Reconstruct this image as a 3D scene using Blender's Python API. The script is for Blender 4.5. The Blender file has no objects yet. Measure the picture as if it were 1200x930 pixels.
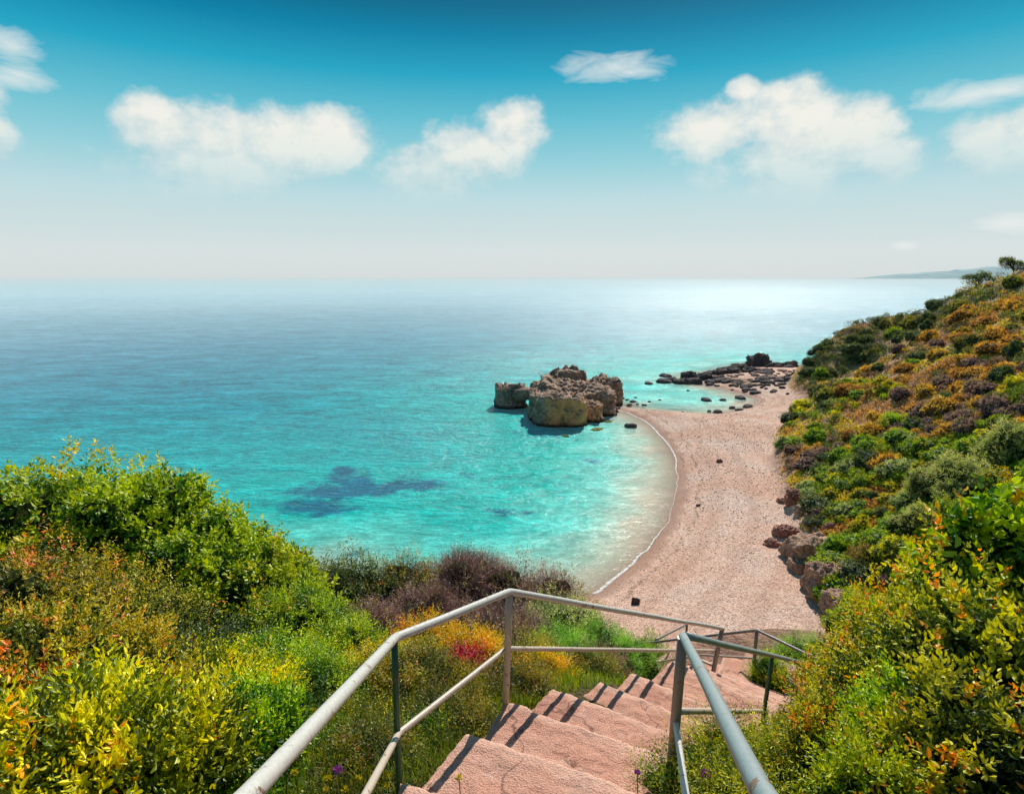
import bpy, bmesh, math, random
import numpy as np
from mathutils import Vector
S = bpy.context.scene
COL = S.collection
# ------------------------------------------------------------------ camera geometry
F = 700.0; PITCH = math.atan(140/F); CP, SP = math.cos(PITCH), math.sin(PITCH); CAMZ = 20.0
def ray(px, py):
    u = (px-600)/F; v = (465-py)/F
    return np.array([u, CP+v*SP, v*CP-SP])
def P(px, py, z=0.0):
    r = ray(px, py); k = (z-CAMZ)/r[2]; return np.array([0, 0, CAMZ]) + k*r
def Y(px, py, y):
    r = ray(px, py); k = y/r[1]; return np.array([0, 0, CAMZ]) + k*r
def lin(*c):
    return tuple((v/255/12.92 if v/255 <= .04045 else ((v/255+.055)/1.055)**2.4) for v in c)
# ------------------------------------------------------------------ noise
def vnoise(p, seed=0):
    p = np.asarray(p, float); i = np.floor(p).astype(np.int64); f = p-i; f = f*f*(3-2*f)
    def h(a, b, c):
        n = (a*374761393 + b*668265263 + c*1274126177 + seed*974634777) & 0xffffffff
        n = ((n ^ (n >> 13))*1274126177) & 0xffffffff
        n = ((n ^ (n >> 16))*2246822519) & 0xffffffff
        return ((n ^ (n >> 15)) & 0xffffff)/float(0xffffff)
    x, y, z = i[..., 0], i[..., 1], i[..., 2]; r = 0
    for dx in (0, 1):
        wx = f[..., 0] if dx else 1-f[..., 0]
        for dy in (0, 1):
            wy = f[..., 1] if dy else 1-f[..., 1]
            for dz in (0, 1):
                wz = f[..., 2] if dz else 1-f[..., 2]
                r = r + wx*wy*wz*h(x+dx, y+dy, z+dz)
    return r*2-1
def fbm(p, oct=4, seed=0, gain=.5):
    a, s, t = 1.0, 0, 0; p = np.asarray(p, float)
    for k in range(oct):
        s = s + a*vnoise(p*(2.03**k)+k*17.3, seed+k); t += a; a *= gain
    return s/t
def xy0(x, y, s=1.0): return np.stack([x*s, y*s, np.zeros_like(x)], -1)
def sstep(x, a, b):
    t = np.clip((x-a)/(b-a), 0, 1); return t*t*(3-2*t)
def sdpoly(x, y, poly):
    poly = np.asarray(poly, float)[:, :2]; d = np.full(x.shape, 1e18); ins = np.zeros(x.shape, bool)
    n = len(poly)
    for i in range(n):
        a, b = poly[i], poly[(i+1) % n]; e = b-a
        wx, wy = x-a[0], y-a[1]; t = np.clip((wx*e[0]+wy*e[1])/(e@e), 0, 1)
        d = np.minimum(d, (wx-e[0]*t)**2+(wy-e[1]*t)**2)
        c = ((a[1] > y) != (b[1] > y)) & (x < (b[0]-a[0])*(y-a[1])/(b[1]-a[1]+1e-12)+a[0])
        ins ^= c
    d = np.sqrt(d); return np.where(ins, d, -d)
# ------------------------------------------------------------------ terrain definition
def catmull(pts, n=5):
    pts = [np.asarray(p, float)[:2] for p in pts]; out = []
    for i in range(len(pts)-1):
        p0 = pts[max(i-1, 0)]; p1 = pts[i]; p2 = pts[i+1]; p3 = pts[min(i+2, len(pts)-1)]
        for k in range(n):
            t = k/n
            out.append(.5*((2*p1)+(-p0+p2)*t+(2*p0-5*p1+4*p2-p3)*t*t+(-p0+3*p1-3*p2+p3)*t**3))
    out.append(pts[-1]); return out
BAY = catmull([P(*q)[:2] for q in [(700, 697), (725, 675), (755, 648), (778, 620), (790, 590), (794, 562), (789, 535), (772, 507), (750, 490), (724, 480)]])
LAG = catmull([P(*q)[:2] for q in [(722, 477), (753, 480), (800, 483), (830, 485), (860, 482), (883, 475), (888, 468), (862, 460), (840, 454), (815, 449)]])
REEF = [P(*q)[:2] for q in [(800, 445), (850, 434), (885, 428), (930, 431)]]
SHORE = [(-9000, -4000), (-9000, -1800), (-300, -40), (-120, 8), (-60, 28), (-30, 35), (-15.5, 36.6), (-7, 34), (0, 34)] + BAY + LAG + REEF + \
        [(66, 134), (90, 141), (140, 152), (400, 176), (3000, 800), (9000, 2000), (9000, -4000)]
FOOTV = catmull([P(q[0], q[1], 1.3)[:2] for q in [(985, 738), (955, 705), (946, 665), (936, 625), (925, 592), (912, 560), (904, 527), (912, 502), (930, 485), (948, 471), (934, 461), (922, 450), (926, 440)]], 4)
FOOT = [(-9000, -4000), (-9000, -1815), (-300, -46), (-120, 4), (-60, 25), (-30, 32.5), (-15, 34.5), (-6, 31.5), (0, 29), (6, 27), (12, 26.5), (16, 28)] + FOOTV + \
       [(68, 127), (90, 135), (140, 147), (400, 170), (3000, 790), (9000, 1990), (9000, -4000)]
GULLY = [P(948, 471, 1)[:2], (75, 112), (95, 112), (120, 104)]
PATH = [(0, -3, 18.3), (0, .5, 18.1), (.1, 2, 17.35), (.25, 3.2, 16.75), (.6, 4.2, 16.3), (1.2, 5.0, 15.95), (1.9, 5.9, 15.4), (2.6, 6.8, 14.6),
        (3.2, 7.7, 13.7), (4.5, 9.4, 12.45), (5.0, 9.8, 12.4), (3.4, 11.2, 12.1), (2.0, 12.2, 11.0), (3.4, 13.6, 9.9), (6.0, 16, 8.0), (8.5, 19.5, 5.6), (10, 23, 3.2), (11, 27, 1.4)]
def pathz(x, y):
    best = np.full(x.shape, 1e9); z = np.zeros(x.shape)
    for a, b in zip(PATH[:-1], PATH[1:]):
        a = np.array(a, float); b = np.array(b, float); e = (b-a)[:2]
        t = np.clip(((x-a[0])*e[0]+(y-a[1])*e[1])/(e@e), 0, 1)
        d = np.hypot(x-a[0]-e[0]*t, y-a[1]-e[1]*t); m = d < best
        best = np.where(m, d, best); z = np.where(m, a[2]+(b[2]-a[2])*t, z)
    return best, z
def height(x, y):
    sd = sdpoly(x, y, SHORE); fd = sdpoly(x, y, FOOT)
    wob = fbm(xy0(x, y, .35), 3, 5)
    base = np.where(sd > 0, np.interp(sd, [0, 1.2, 3, 10, 30], [0, .28, .55, 1.1, 2.0]),
                    np.interp(-sd, [0, 2, 6, 14, 30, 60, 150, 2000], [0, -.22, -.9, -2.2, -4.2, -7, -12, -30]))
    base = base + np.where(sd > 0, .06*wob*np.clip(sd, 0, 1.5), .18*wob*np.clip(-sd/4, 0, 3))
    fdw = fd + .9*fbm(xy0(x, y, .22), 3, 9)
    near = np.interp(fdw, [0, 2, 15, 18, 30, 60, 120, 400], [0, 1.3, 10.6, 11.2, 17.4, 30, 45, 60])
    far = np.interp(fdw, [0, 1.2, 5, 12, 36, 80, 200, 900], [0, 1.1, 3.4, 7.2, 21.5, 38, 60, 90])
    w = sstep(y+.35*x, 30, 52); hill = near*(1-w)+far*w
    gd = np.full(x.shape, 1e9)
    for a, b in zip(GULLY[:-1], GULLY[1:]):
        a = np.array(a, float); b = np.array(b, float); e = b-a
        t = np.clip(((x-a[0])*e[0]+(y-a[1])*e[1])/(e@e), 0, 1); gd = np.minimum(gd, np.hypot(x-a[0]-e[0]*t, y-a[1]-e[1]*t))
    hill = hill - 3.2*np.exp(-(gd/5.5)**2)*np.clip(fd/8, 0, 1)
    amp = np.clip(fd/5, 0, 1)
    ns = fbm(xy0(x, y, .11), 4, 21)*2.2*w + fbm(xy0(x, y, .45), 3, 31)*.35
    hill = hill + ns*amp*np.clip(hill/3, 0, 1)
    hill = hill + 5.5*np.exp(-(((x-69)/11)**2+((y-121)/12)**2))*np.clip(fd/3, 0, 1)+2.5*np.exp(-(((x-82)/8)**2+((y-122)/10)**2))
    hill = hill + 4.0*np.exp(-(((x-103)/16)**2+((y-110)/14)**2))
    h = base + np.where(fd > -2, np.maximum(hill, 0), 0)
    pd, pz = pathz(x, y); k = 1-sstep(pd, .9, 2.6)
    k2 = k*(np.hypot(x, y) < 60)
    h = h*(1-k2) + (pz-.22)*k2
    return h, sd, fd
def axis(segs):
    out = [segs[0][0]]
    for a, b, s in segs:
        n = max(1, int(round((b-a)/s))); out += list(a+(b-a)*(np.arange(1, n+1)/n))
    return np.array(out)
def geo(a, b, r):
    out = []; x = a; s = 3.
    while x < b: x += s; s *= r; out.append(x)
    return np.array(out)
AX = np.concatenate([-geo(60, 60000, 1.35)[::-1], axis([(-60, -20, 1.0), (-20, -6, .5), (-6, 10, .25), (10, 30, .4), (30, 75, .5), (75, 130, .8), (130, 160, 1.5)]), geo(160, 60000, 1.35)])
AY = np.concatenate([-geo(10, 60000, 1.5)[::-1], axis([(-10, 0, .6), (0, 16, .25), (16, 30, .4), (30, 100, .45), (100, 145, .6), (145, 170, 1.5)]), geo(170, 60000, 1.35)])
GX, GY = np.meshgrid(AX, AY)
GZ, GSD, GFD = height(GX, GY)
def hz(x, y):
    x = np.asarray(x, float); y = np.asarray(y, float)
    i = np.clip(np.searchsorted(AX, x)-1, 0, len(AX)-2); j = np.clip(np.searchsorted(AY, y)-1, 0, len(AY)-2)
    tx = (x-AX[i])/(AX[i+1]-AX[i]); ty = (y-AY[j])/(AY[j+1]-AY[j])
    return (GZ[j, i]*(1-tx)+GZ[j, i+1]*tx)*(1-ty)+(GZ[j+1, i]*(1-tx)+GZ[j+1, i+1]*tx)*ty
def hfd(x, y):
    i = np.clip(np.searchsorted(AX, x)-1, 0, len(AX)-2); j = np.clip(np.searchsorted(AY, y)-1, 0, len(AY)-2)
    return GFD[j, i]
# ------------------------------------------------------------------ object helpers
def mesh_np(name, verts, faces, mat=None, parent=None, cols=None, smooth=False, attrs=None, loc=None, k=None):
    """faces: (n,k) int array"""
    me = bpy.data.meshes.new(name); verts = np.asarray(verts, np.float32); faces = np.asarray(faces, np.int32)
    me.vertices.add(len(verts)); me.vertices.foreach_set('co', verts.ravel())
    nf, kk = faces.shape
    me.loops.add(nf*kk); me.loops.foreach_set('vertex_index', faces.ravel())
    me.polygons.add(nf); me.polygons.foreach_set('loop_start', np.arange(nf, dtype=np.int32)*kk)
    me.polygons.foreach_set('loop_total', np.full(nf, kk, np.int32))
    me.update(calc_edges=True)
    me.polygons.foreach_set('use_smooth', np.full(nf, smooth, bool))
    if cols is not None:
        a = me.color_attributes.new('Col', 'FLOAT_COLOR', 'POINT')
        c = np.ones((len(verts), 4), np.float32); c[:, :3] = cols; a.data.foreach_set('color', c.ravel())
    for n, v in (attrs or {}).items():
        a = me.attributes.new(n, 'FLOAT', 'POINT'); a.data.foreach_set('value', np.asarray(v, np.float32))
    if mat: me.materials.append(mat)
    o = bpy.data.objects.new(name, me); COL.objects.link(o)
    if parent: o.parent = parent
    if loc is not None: o.location = loc
    return o
def tag(o, label=None, cat=None, group=None, kind=None):
    if label: o['label'] = label
    if cat: o['category'] = cat
    if group: o['group'] = group
    if kind: o['kind'] = kind
    return o
def empty(name, loc):
    o = bpy.data.objects.new(name, None); COL.objects.link(o); o.location = loc; o.empty_display_size = .1; return o
class NT:
    def __init__(s, tree): s.t = tree; s.n = tree.nodes; s.n.clear()
    def add(s, typ, ins=None, **kw):
        n = s.n.new(typ)
        for k, v in kw.items(): setattr(n, k, v)
        for k, v in (ins or {}).items():
            if hasattr(v, 'is_output') or isinstance(v, bpy.types.NodeSocket): s.t.links.new(v, n.inputs[k])
            else:
                if isinstance(v, tuple) and n.inputs[k].type == 'RGBA' and len(v) == 3: v = v+(1,)
                n.inputs[k].default_value = v
        return n
    def m(s, op, a, b=0.0, c=0.0, clamp=False):
        return s.add('ShaderNodeMath', {0: a, 1: b, 2: c}, operation=op, use_clamp=clamp).outputs[0]
    def mix(s, f, a, b, bt='MIX'):
        n = s.add('ShaderNodeMix', data_type='RGBA', blend_type=bt)
        for k, v in ((0, f), (6, a), (7, b)):
            if isinstance(v, bpy.types.NodeSocket): s.t.links.new(v, n.inputs[k])
            else: n.inputs[k].default_value = (v+(1,) if isinstance(v, tuple) and len(v) == 3 else v)
        return n.outputs[2]
    def ramp(s, f, stops, interp='LINEAR'):
        n = s.add('ShaderNodeValToRGB', {0: f}); cr = n.color_ramp; cr.interpolation = interp
        while len(cr.elements) > 1: cr.elements.remove(cr.elements[-1])
        cr.elements[0].position = stops[0][0]; cr.elements[0].color = stops[0][1]+(1,) if isinstance(stops[0][1], tuple) else (stops[0][1],)*3+(1,)
        for p, c in stops[1:]:
            e = cr.elements.new(p); e.color = c+(1,) if isinstance(c, tuple) else (c, c, c, 1)
        return n.outputs[0]
    def noise(s, vec, scale, detail=4, rough=.55, dist=0):
        return s.add('ShaderNodeTexNoise', {'Vector': vec, 'Scale': scale, 'Detail': float(detail), 'Roughness': rough, 'Distortion': dist}).outputs[0]
    def vor(s, vec, scale, feature='F1', out=0, rnd=1.0):
        return s.add('ShaderNodeTexVoronoi', {'Vector': vec, 'Scale': scale, 'Randomness': rnd}, feature=feature).outputs[out]
def mat(name):
    m = bpy.data.materials.new(name); m.use_nodes = True; nt = NT(m.node_tree)
    out = nt.add('ShaderNodeOutputMaterial'); return m, nt, out
def finish(nt, out, sh): nt.t.links.new(sh, out.inputs[0])
def principled(nt, col, rough=.8, normal=None, spec=.3, metal=0.0):
    d = {'Base Color': col, 'Roughness': rough, 'Specular IOR Level': spec, 'Metallic': metal}
    if normal is not None: d['Normal'] = normal
    return nt.add('ShaderNodeBsdfPrincipled', d).outputs[0]
# ------------------------------------------------------------------ materials
def leaf_material(name, trans=.36, tint=(1.25, 1.15, .45), rough=.5, gain=1.25):
    m, nt, out = mat(name)
    c = nt.add('ShaderNodeVertexColor', layer_name='Col').outputs[0]
    oi = nt.add('ShaderNodeObjectInfo').outputs['Random']
    hsv = nt.add('ShaderNodeHueSaturation', {'Hue': nt.m('MULTIPLY_ADD', oi, .03, .485), 'Saturation': 1.12, 'Value': nt.m('MULTIPLY_ADD', oi, .3, gain), 'Color': c}).outputs[0]
    d = nt.add('ShaderNodeBsdfDiffuse', {'Color': hsv}).outputs[0]
    t = nt.add('ShaderNodeBsdfTranslucent', {'Color': nt.mix(1.0, hsv, tint, 'MULTIPLY')}).outputs[0]
    g = nt.add('ShaderNodeBsdfGlossy', {'Color': (.8, .85, .8, 1), 'Roughness': rough}).outputs[0]
    a = nt.add('ShaderNodeMixShader', {0: trans, 1: d, 2: t}).outputs[0]
    b = nt.add('ShaderNodeMixShader', {0: .05, 1: a, 2: g}).outputs[0]
    finish(nt, out, b); return m
M_LEAF = leaf_material('leaves')
M_FAR = leaf_material('scrub_leaves', .24, gain=1.3)
def simple_vc(name, rough=.9, bump=None):
    m, nt, out = mat(name)
    c = nt.add('ShaderNodeVertexColor', layer_name='Col').outputs[0]
    finish(nt, out, principled(nt, c, rough)); return m
M_BARK = None
def bark():
    m, nt, out = mat('bark'); g = nt.add('ShaderNodeNewGeometry').outputs['Position']
    n = nt.noise(g, 25, 4); c = nt.ramp(n, [(.3, (.07, .045, .035)), (.7, (.26, .19, .16))])
    b = nt.add('ShaderNodeBump', {'Height': n, 'Strength': .6, 'Distance': .01}).outputs[0]
    finish(nt, out, principled(nt, c, .9, b)); return m
M_BARK = bark()
def concrete():
    m, nt, out = mat('pink_concrete'); g = nt.add('ShaderNodeNewGeometry'); p = g.outputs['Position']
    n1 = nt.noise(p, 1.6, 5, .6); n2 = nt.noise(p, 75, 4, .75); n3 = nt.noise(p, 200, 2, .7); v = nt.vor(p, 70); v2 = nt.vor(p, 38)
    c = nt.ramp(n1, [(.25, (.52, .25, .18)), (.5, (.70, .37, .27)), (.75, (.82, .48, .36))])
    c = nt.mix(nt.ramp(n2, [(.48, 0.), (.66, .6)]), c, (.42, .20, .15), 'MIX')
    c = nt.mix(nt.ramp(v, [(.12, .85), (.26, 0.)]), c, (.16, .08, .07))
    c = nt.mix(nt.ramp(nt.vor(p, 60), [(.1, .7), (.2, 0.)]), c, (.80, .62, .54))
    c = nt.mix(nt.ramp(nt.vor(nt.add('ShaderNodeVectorMath', {0: p, 1: nt.add('ShaderNodeVectorMath', {0: nt.add('ShaderNodeTexNoise', {'Vector': p, 'Scale': 3.0}).outputs[1], 3: .5}, operation='SCALE').outputs[0]}, operation='ADD').outputs[0], .8, 'DISTANCE_TO_EDGE'), [(.003, .6), (.009, 0.)]), c, (.10, .05, .045))
    c = nt.mix(nt.ramp(nt.noise(p, 3.2, 6, .7), [(.5, 0.), (.68, .55)]), c, (.40, .24, .19)); c = nt.mix(nt.ramp(nt.noise(p, 5.5, 5, .7), [(.56, 0.), (.68, .5)]), c, (.92, .66, .55))
    t = nt.add('ShaderNodeAttribute', attribute_name='tread').outputs['Fac']; jt = nt.add('ShaderNodeAttribute', attribute_name='joint').outputs['Fac']
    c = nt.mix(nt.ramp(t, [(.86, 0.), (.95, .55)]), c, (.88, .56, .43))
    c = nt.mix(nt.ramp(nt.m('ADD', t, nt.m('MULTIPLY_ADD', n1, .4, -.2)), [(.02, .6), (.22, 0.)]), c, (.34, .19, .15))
    ck = nt.m('ABSOLUTE', nt.m('SUBTRACT', nt.m('ADD', t, nt.m('MULTIPLY_ADD', nt.noise(p, 2.2, 5, .7), .9, -.45)), jt))
    ckm = nt.m('MULTIPLY', nt.ramp(ck, [(.006, 1.), (.028, 0.)]), nt.ramp(nt.noise(p, 1.3, 2), [(.42, 0.), (.5, .9)]))
    c = nt.mix(ckm, c, (.14, .07, .055))
    hgt = nt.m('ADD', nt.m('MULTIPLY', n2, .7), nt.m('ADD', nt.m('MULTIPLY', v, .5), nt.m('MULTIPLY', n3, .3)))
    b = nt.add('ShaderNodeBump', {'Height': hgt, 'Strength': 1.0, 'Distance': .014}).outputs[0]
    finish(nt, out, principled(nt, c, .95, b, .1)); return m
M_CONC = concrete()
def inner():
    m, nt, out = mat('core_shade_paint'); p = nt.add('ShaderNodeNewGeometry').outputs['Position']; n = nt.noise(p, 14, 4, .7)  # near-black colour paints shade on solid cores added inside the bushes
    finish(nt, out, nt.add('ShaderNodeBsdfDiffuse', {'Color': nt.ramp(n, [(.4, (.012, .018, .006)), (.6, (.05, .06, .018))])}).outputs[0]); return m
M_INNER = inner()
def paint(name, col, chip=(.22, .12, .07), rough=.42, amt=.61):
    m, nt, out = mat(name); p = nt.add('ShaderNodeNewGeometry').outputs['Position']
    n = nt.noise(p, 9, 6, .7); n2 = nt.noise(p, 60, 3, .6)
    c = nt.mix(nt.ramp(n2, [(.35, 0.), (.7, .35)]), col, tuple(x*.55 for x in col))
    k = nt.ramp(n, [(amt, 0.), (amt+.03, 1.)])
    c = nt.mix(k, c, chip)
    b = nt.add('ShaderNodeBump', {'Height': nt.m('ADD', n2, nt.m('MULTIPLY', k, -.5)), 'Strength': .5, 'Distance': .003}).outputs[0]
    finish(nt, out, principled(nt, c, rough, b, .5)); return m
M_WHITE = paint('silver_white_paint', (.58, .56, .52)); M_BLUE = paint('grey_blue_paint', (.27, .33, .34)); M_CREAM = paint('cream_paint', (.55, .46, .37))
M_POST = paint('taupe_paint', (.30, .25, .20)); M_GREEN = paint('green_paint', (.03, .12, .06), amt=.6); M_DARK = paint('weathered_grey_paint', (.24, .22, .21))
def ground_mats():
    # beach
    m, nt, out = mat('pebble_beach'); p = nt.add('ShaderNodeNewGeometry').outputs['Position']
    sd = nt.add('ShaderNodeAttribute', attribute_name='sd').outputs['Fac']
    big = nt.noise(p, .16, 4, .55, .6)
    c = nt.ramp(big, [(.35, (.68, .415, .31)), (.5, (.75, .50, .39)), (.65, (.74, .56, .47))])
    vc = nt.add('ShaderNodeTexVoronoi', {'Vector': p, 'Scale': 9.0}); peb = nt.add('ShaderNodeSeparateColor', {0: vc.outputs[1]}).outputs[0]
    c = nt.mix(.8, c, nt.ramp(peb, [(0, .4), (.2, .8), (.6, 1.0), (.85, 1.15), (1, 1.3)]), 'MULTIPLY')
    vs = nt.add('ShaderNodeTexVoronoi', {'Vector': p, 'Scale': 20.0}); peb2 = nt.add('ShaderNodeSeparateColor', {0: vs.outputs[1]}).outputs[1]
    c = nt.mix(.7, c, nt.ramp(peb2, [(0, .4), (.5, 1.0), (1, 1.45)]), 'MULTIPLY')
    wet = nt.m('ADD', sd, nt.m('MULTIPLY_ADD', nt.noise(p, .5, 3), 1.8, -.9))
    c = nt.mix(nt.ramp(wet, [(.1, .85), (.7, .6), (1., .25)]), c, (.30, .17, .12))
    lnw = nt.m('ABSOLUTE', nt.m('SUBTRACT', nt.m('ADD', sd, nt.m('MULTIPLY_ADD', nt.noise(p, .35, 4, .6), 2.4, -1.2)), 2.1))
    c = nt.mix(nt.m('MULTIPLY', nt.ramp(lnw, [(.03, 1.), (.22, 0.)]), nt.ramp(nt.noise(p, 3.5, 4, .7), [(.42, 0.), (.6, .8)])), c, (.14, .09, .06))
    wr = nt.ramp(nt.m('ADD', nt.m('SINE', nt.m('MULTIPLY', wet, 2.2)), nt.m('MULTIPLY', nt.noise(p, .9, 3), .8)), [(.8, 0.), (1.3, .22)])
    c = nt.mix(wr, c, (.34, .19, .14))
    c = nt.mix(nt.ramp(nt.m('MULTIPLY', sd, -.4), [(.0, 0.), (1., 1.)]), c, (.63, .53, .41))
    hgt = nt.m('ADD', nt.m('MULTIPLY', vc.outputs[0], -.9), nt.m('MULTIPLY', vs.outputs[0], -.4))
    b = nt.add('ShaderNodeBump', {'Height': hgt, 'Strength': .8, 'Distance': .05}).outputs[0]
    finish(nt, out, principled(nt, c, .9, b, .2)); beach = m
    # hill soil
    m, nt, out = mat('hillside_soil'); p = nt.add('ShaderNodeNewGeometry').outputs['Position']
    n = nt.noise(p, .22, 5, .6); n2 = nt.noise(p, 2.6, 5, .65); n3 = nt.noise(p, 14, 4, .7)
    c = nt.ramp(n, [(.3, (.56, .34, .19)), (.45, (.66, .42, .25)), (.55, (.46, .26, .21)), (.7, (.62, .44, .25))])
    c = nt.mix(nt.ramp(n2, [(.5, 0.), (.64, .5)]), c, (.18, .16, .06))
    c = nt.mix(nt.ramp(n3, [(.36, .6), (.55, 0.)]), c, (.20, .11, .09))
    yy = nt.add('ShaderNodeSeparateXYZ', {0: p}).outputs[1]
    c = nt.mix(nt.ramp(nt.m('MULTIPLY', yy, .02), [(.16, .85), (.24, .0)]), c, nt.ramp(n3, [(.4, (.03, .035, .012)), (.6, (.12, .13, .035))]))
    b = nt.add('ShaderNodeBump', {'Height': nt.m('ADD', n2, nt.m('MULTIPLY', n3, .4)), 'Strength': 1., 'Distance': .35}).outputs[0]
    finish(nt, out, principled(nt, c, .95, b, .1)); soil = m
    # seabed
    m, nt, out = mat('sandy_seabed'); p = nt.add('ShaderNodeNewGeometry').outputs['Position']
    z = nt.add('ShaderNodeSeparateXYZ', {0: p}).outputs[2]
    c = nt.ramp(nt.m('MULTIPLY', z, -.1), [(0, (.60, .42, .31)), (.03, (.64, .54, .42)), (.1, (.48, .60, .50)), (.3, (.12, .52, .47)), (.6, (.02, .36, .40)), (1, (.01, .2, .3))])
    n = nt.noise(p, .8, 5, .65); c = nt.mix(nt.ramp(n, [(.5, 0.), (.66, .3)]), c, (.05, .2, .19))
    b = nt.add('ShaderNodeBump', {'Height': n, 'Strength': .5, 'Distance': .2}).outputs[0]
    finish(nt, out, principled(nt, c, .95, b, .1)); return beach, soil, m
M_BEACH, M_SOIL, M_BED = ground_mats()
def sea_mat():
    m, nt, out = mat('sea_water'); p = nt.add('ShaderNodeNewGeometry').outputs['Position']
    dep = nt.add('ShaderNodeAttribute', attribute_name='depth').outputs['Fac']
    wd = nt.add('ShaderNodeAttribute', attribute_name='weed').outputs['Fac']
    mp = nt.add('ShaderNodeMapping', {'Vector': p, 'Rotation': (0, 0, .12), 'Scale': (.8, 1.7, 1)}).outputs[0]
    w1 = nt.noise(mp, .9, 4, .65, .4); w2 = nt.noise(mp, 3.2, 3, .65, .3); w3 = nt.noise(mp, .09, 3, .5); pt = nt.noise(nt.add('ShaderNodeMapping', {'Vector': p, 'Scale': (.4, 1, 1)}).outputs[0], .012, 5, .65); w0 = nt.noise(mp, .17, 5, .7, .5)
    dn = nt.m('ADD', dep, nt.m('MULTIPLY', nt.m('SUBTRACT', nt.noise(p, .14, 4, .6), .5), 1.6))
    dn = nt.m('MULTIPLY', nt.m('MINIMUM', nt.m('MAXIMUM', nt.m('MINIMUM', dn, nt.m('MULTIPLY', dep, 2.)), 0), 20), .05)
    c = nt.ramp(dn, [(0, (.78, .62, .49)), (.02, (.52, .76, .65)), (.05, (.15, .68, .60)), (.10, (.0, .50, .46)), (.24, (.0, .35, .39)), (.40, (.0, .235, .335)), (.65, (.0, .16, .28)), (1, (.0, .15, .27))])
    wk = nt.ramp(nt.m('ADD', wd, nt.m('MULTIPLY', nt.m('SUBTRACT', nt.noise(p, .32, 6, .7), .5), 2.4)), [(.32, 0.), (.78, .9)])
    c = nt.mix(wk, c, (.0, .12, .23))
    hh = nt.m('ADD', nt.m('MULTIPLY', w1, 1.0), nt.m('ADD', nt.m('MULTIPLY', w2, .30), nt.m('MULTIPLY', w3, 1.4)))
    gl = nt.ramp(nt.m('ADD', nt.m('MULTIPLY', w1, .4), nt.m('ADD', nt.m('MULTIPLY', w2, .3), nt.m('MULTIPLY', w0, .3))), [(.38, .45), (.5, .92), (.62, 1.75)])
    calm = nt.ramp(nt.m('MULTIPLY', dep, .2), [(0, .12), (.5, 1.)]); hh = nt.m('MULTIPLY', nt.m('ADD', hh, nt.m('MULTIPLY', w0, 2.2)), calm)
    c = nt.mix(.8, c, gl, 'MULTIPLY')  # light and dark of the ripples painted into the water colour
    ln = nt.add('ShaderNodeVectorMath', {0: p}, operation='LENGTH').outputs[1]
    c = nt.mix(nt.ramp(nt.m('MULTIPLY', ln, .001), [(.10, 0.), (.25, .38), (.5, .78), (.9, .97)]), c, (.50, .70, .77))  # far water paler: haze and sky reflection painted into its colour
    wf = nt.m('ADD', nt.m('MULTIPLY', w0, .5), nt.m('MULTIPLY', nt.noise(mp, .05, 6, .75, .3), .5)); c = nt.mix(nt.ramp(nt.m('MULTIPLY', ln, .01), [(.8, 0.), (1., .6)]), c, nt.ramp(wf, [(.38, .65), (.5, 1.), (.62, 1.35)]), 'MULTIPLY')  # ripple light and dark painted in again for the distant water
    b = nt.add('ShaderNodeBump', {'Height': hh, 'Strength': 1., 'Distance': .30}).outputs[0]
    b2 = nt.add('ShaderNodeBump', {'Height': hh, 'Strength': .8, 'Distance': .22}).outputs[0]
    d = nt.add('ShaderNodeBsdfDiffuse', {'Color': c, 'Normal': b2}).outputs[0]
    tr = nt.add('ShaderNodeBsdfTransparent', {'Color': (.93, 1, .99, 1)}).outputs[0]
    body = nt.add('ShaderNodeMixShader', {0: nt.ramp(nt.m('MULTIPLY', dep, .1), [(0, .1), (.04, .4), (.12, .85), (.25, .98)]), 1: tr, 2: d}).outputs[0]
    g = nt.add('ShaderNodeBsdfGlossy', {'Color': (.84, .88, .90, 1), 'Roughness': .17, 'Normal': b}).outputs[0]
    fr = nt.add('ShaderNodeFresnel', {'IOR': 1.33, 'Normal': b}).outputs[0]
    fr = nt.m('MULTIPLY', fr, nt.m('MULTIPLY', nt.m('MULTIPLY_ADD', pt, 1.3, .1), nt.ramp(nt.m('MULTIPLY', dep, .2), [(0, .12), (.8, 1.)])))
    surf = nt.add('ShaderNodeMixShader', {0: nt.m('MINIMUM', fr, .37), 1: body, 2: g}).outputs[0]
    # aerial haze painted onto the open sea as a glow, growing with distance from the coast
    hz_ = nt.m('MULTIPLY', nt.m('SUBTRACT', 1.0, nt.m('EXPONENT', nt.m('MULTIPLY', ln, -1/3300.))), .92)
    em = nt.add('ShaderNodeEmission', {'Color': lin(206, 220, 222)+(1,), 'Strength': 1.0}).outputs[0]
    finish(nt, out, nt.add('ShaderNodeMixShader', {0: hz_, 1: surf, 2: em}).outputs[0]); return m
M_SEA = sea_mat()
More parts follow.
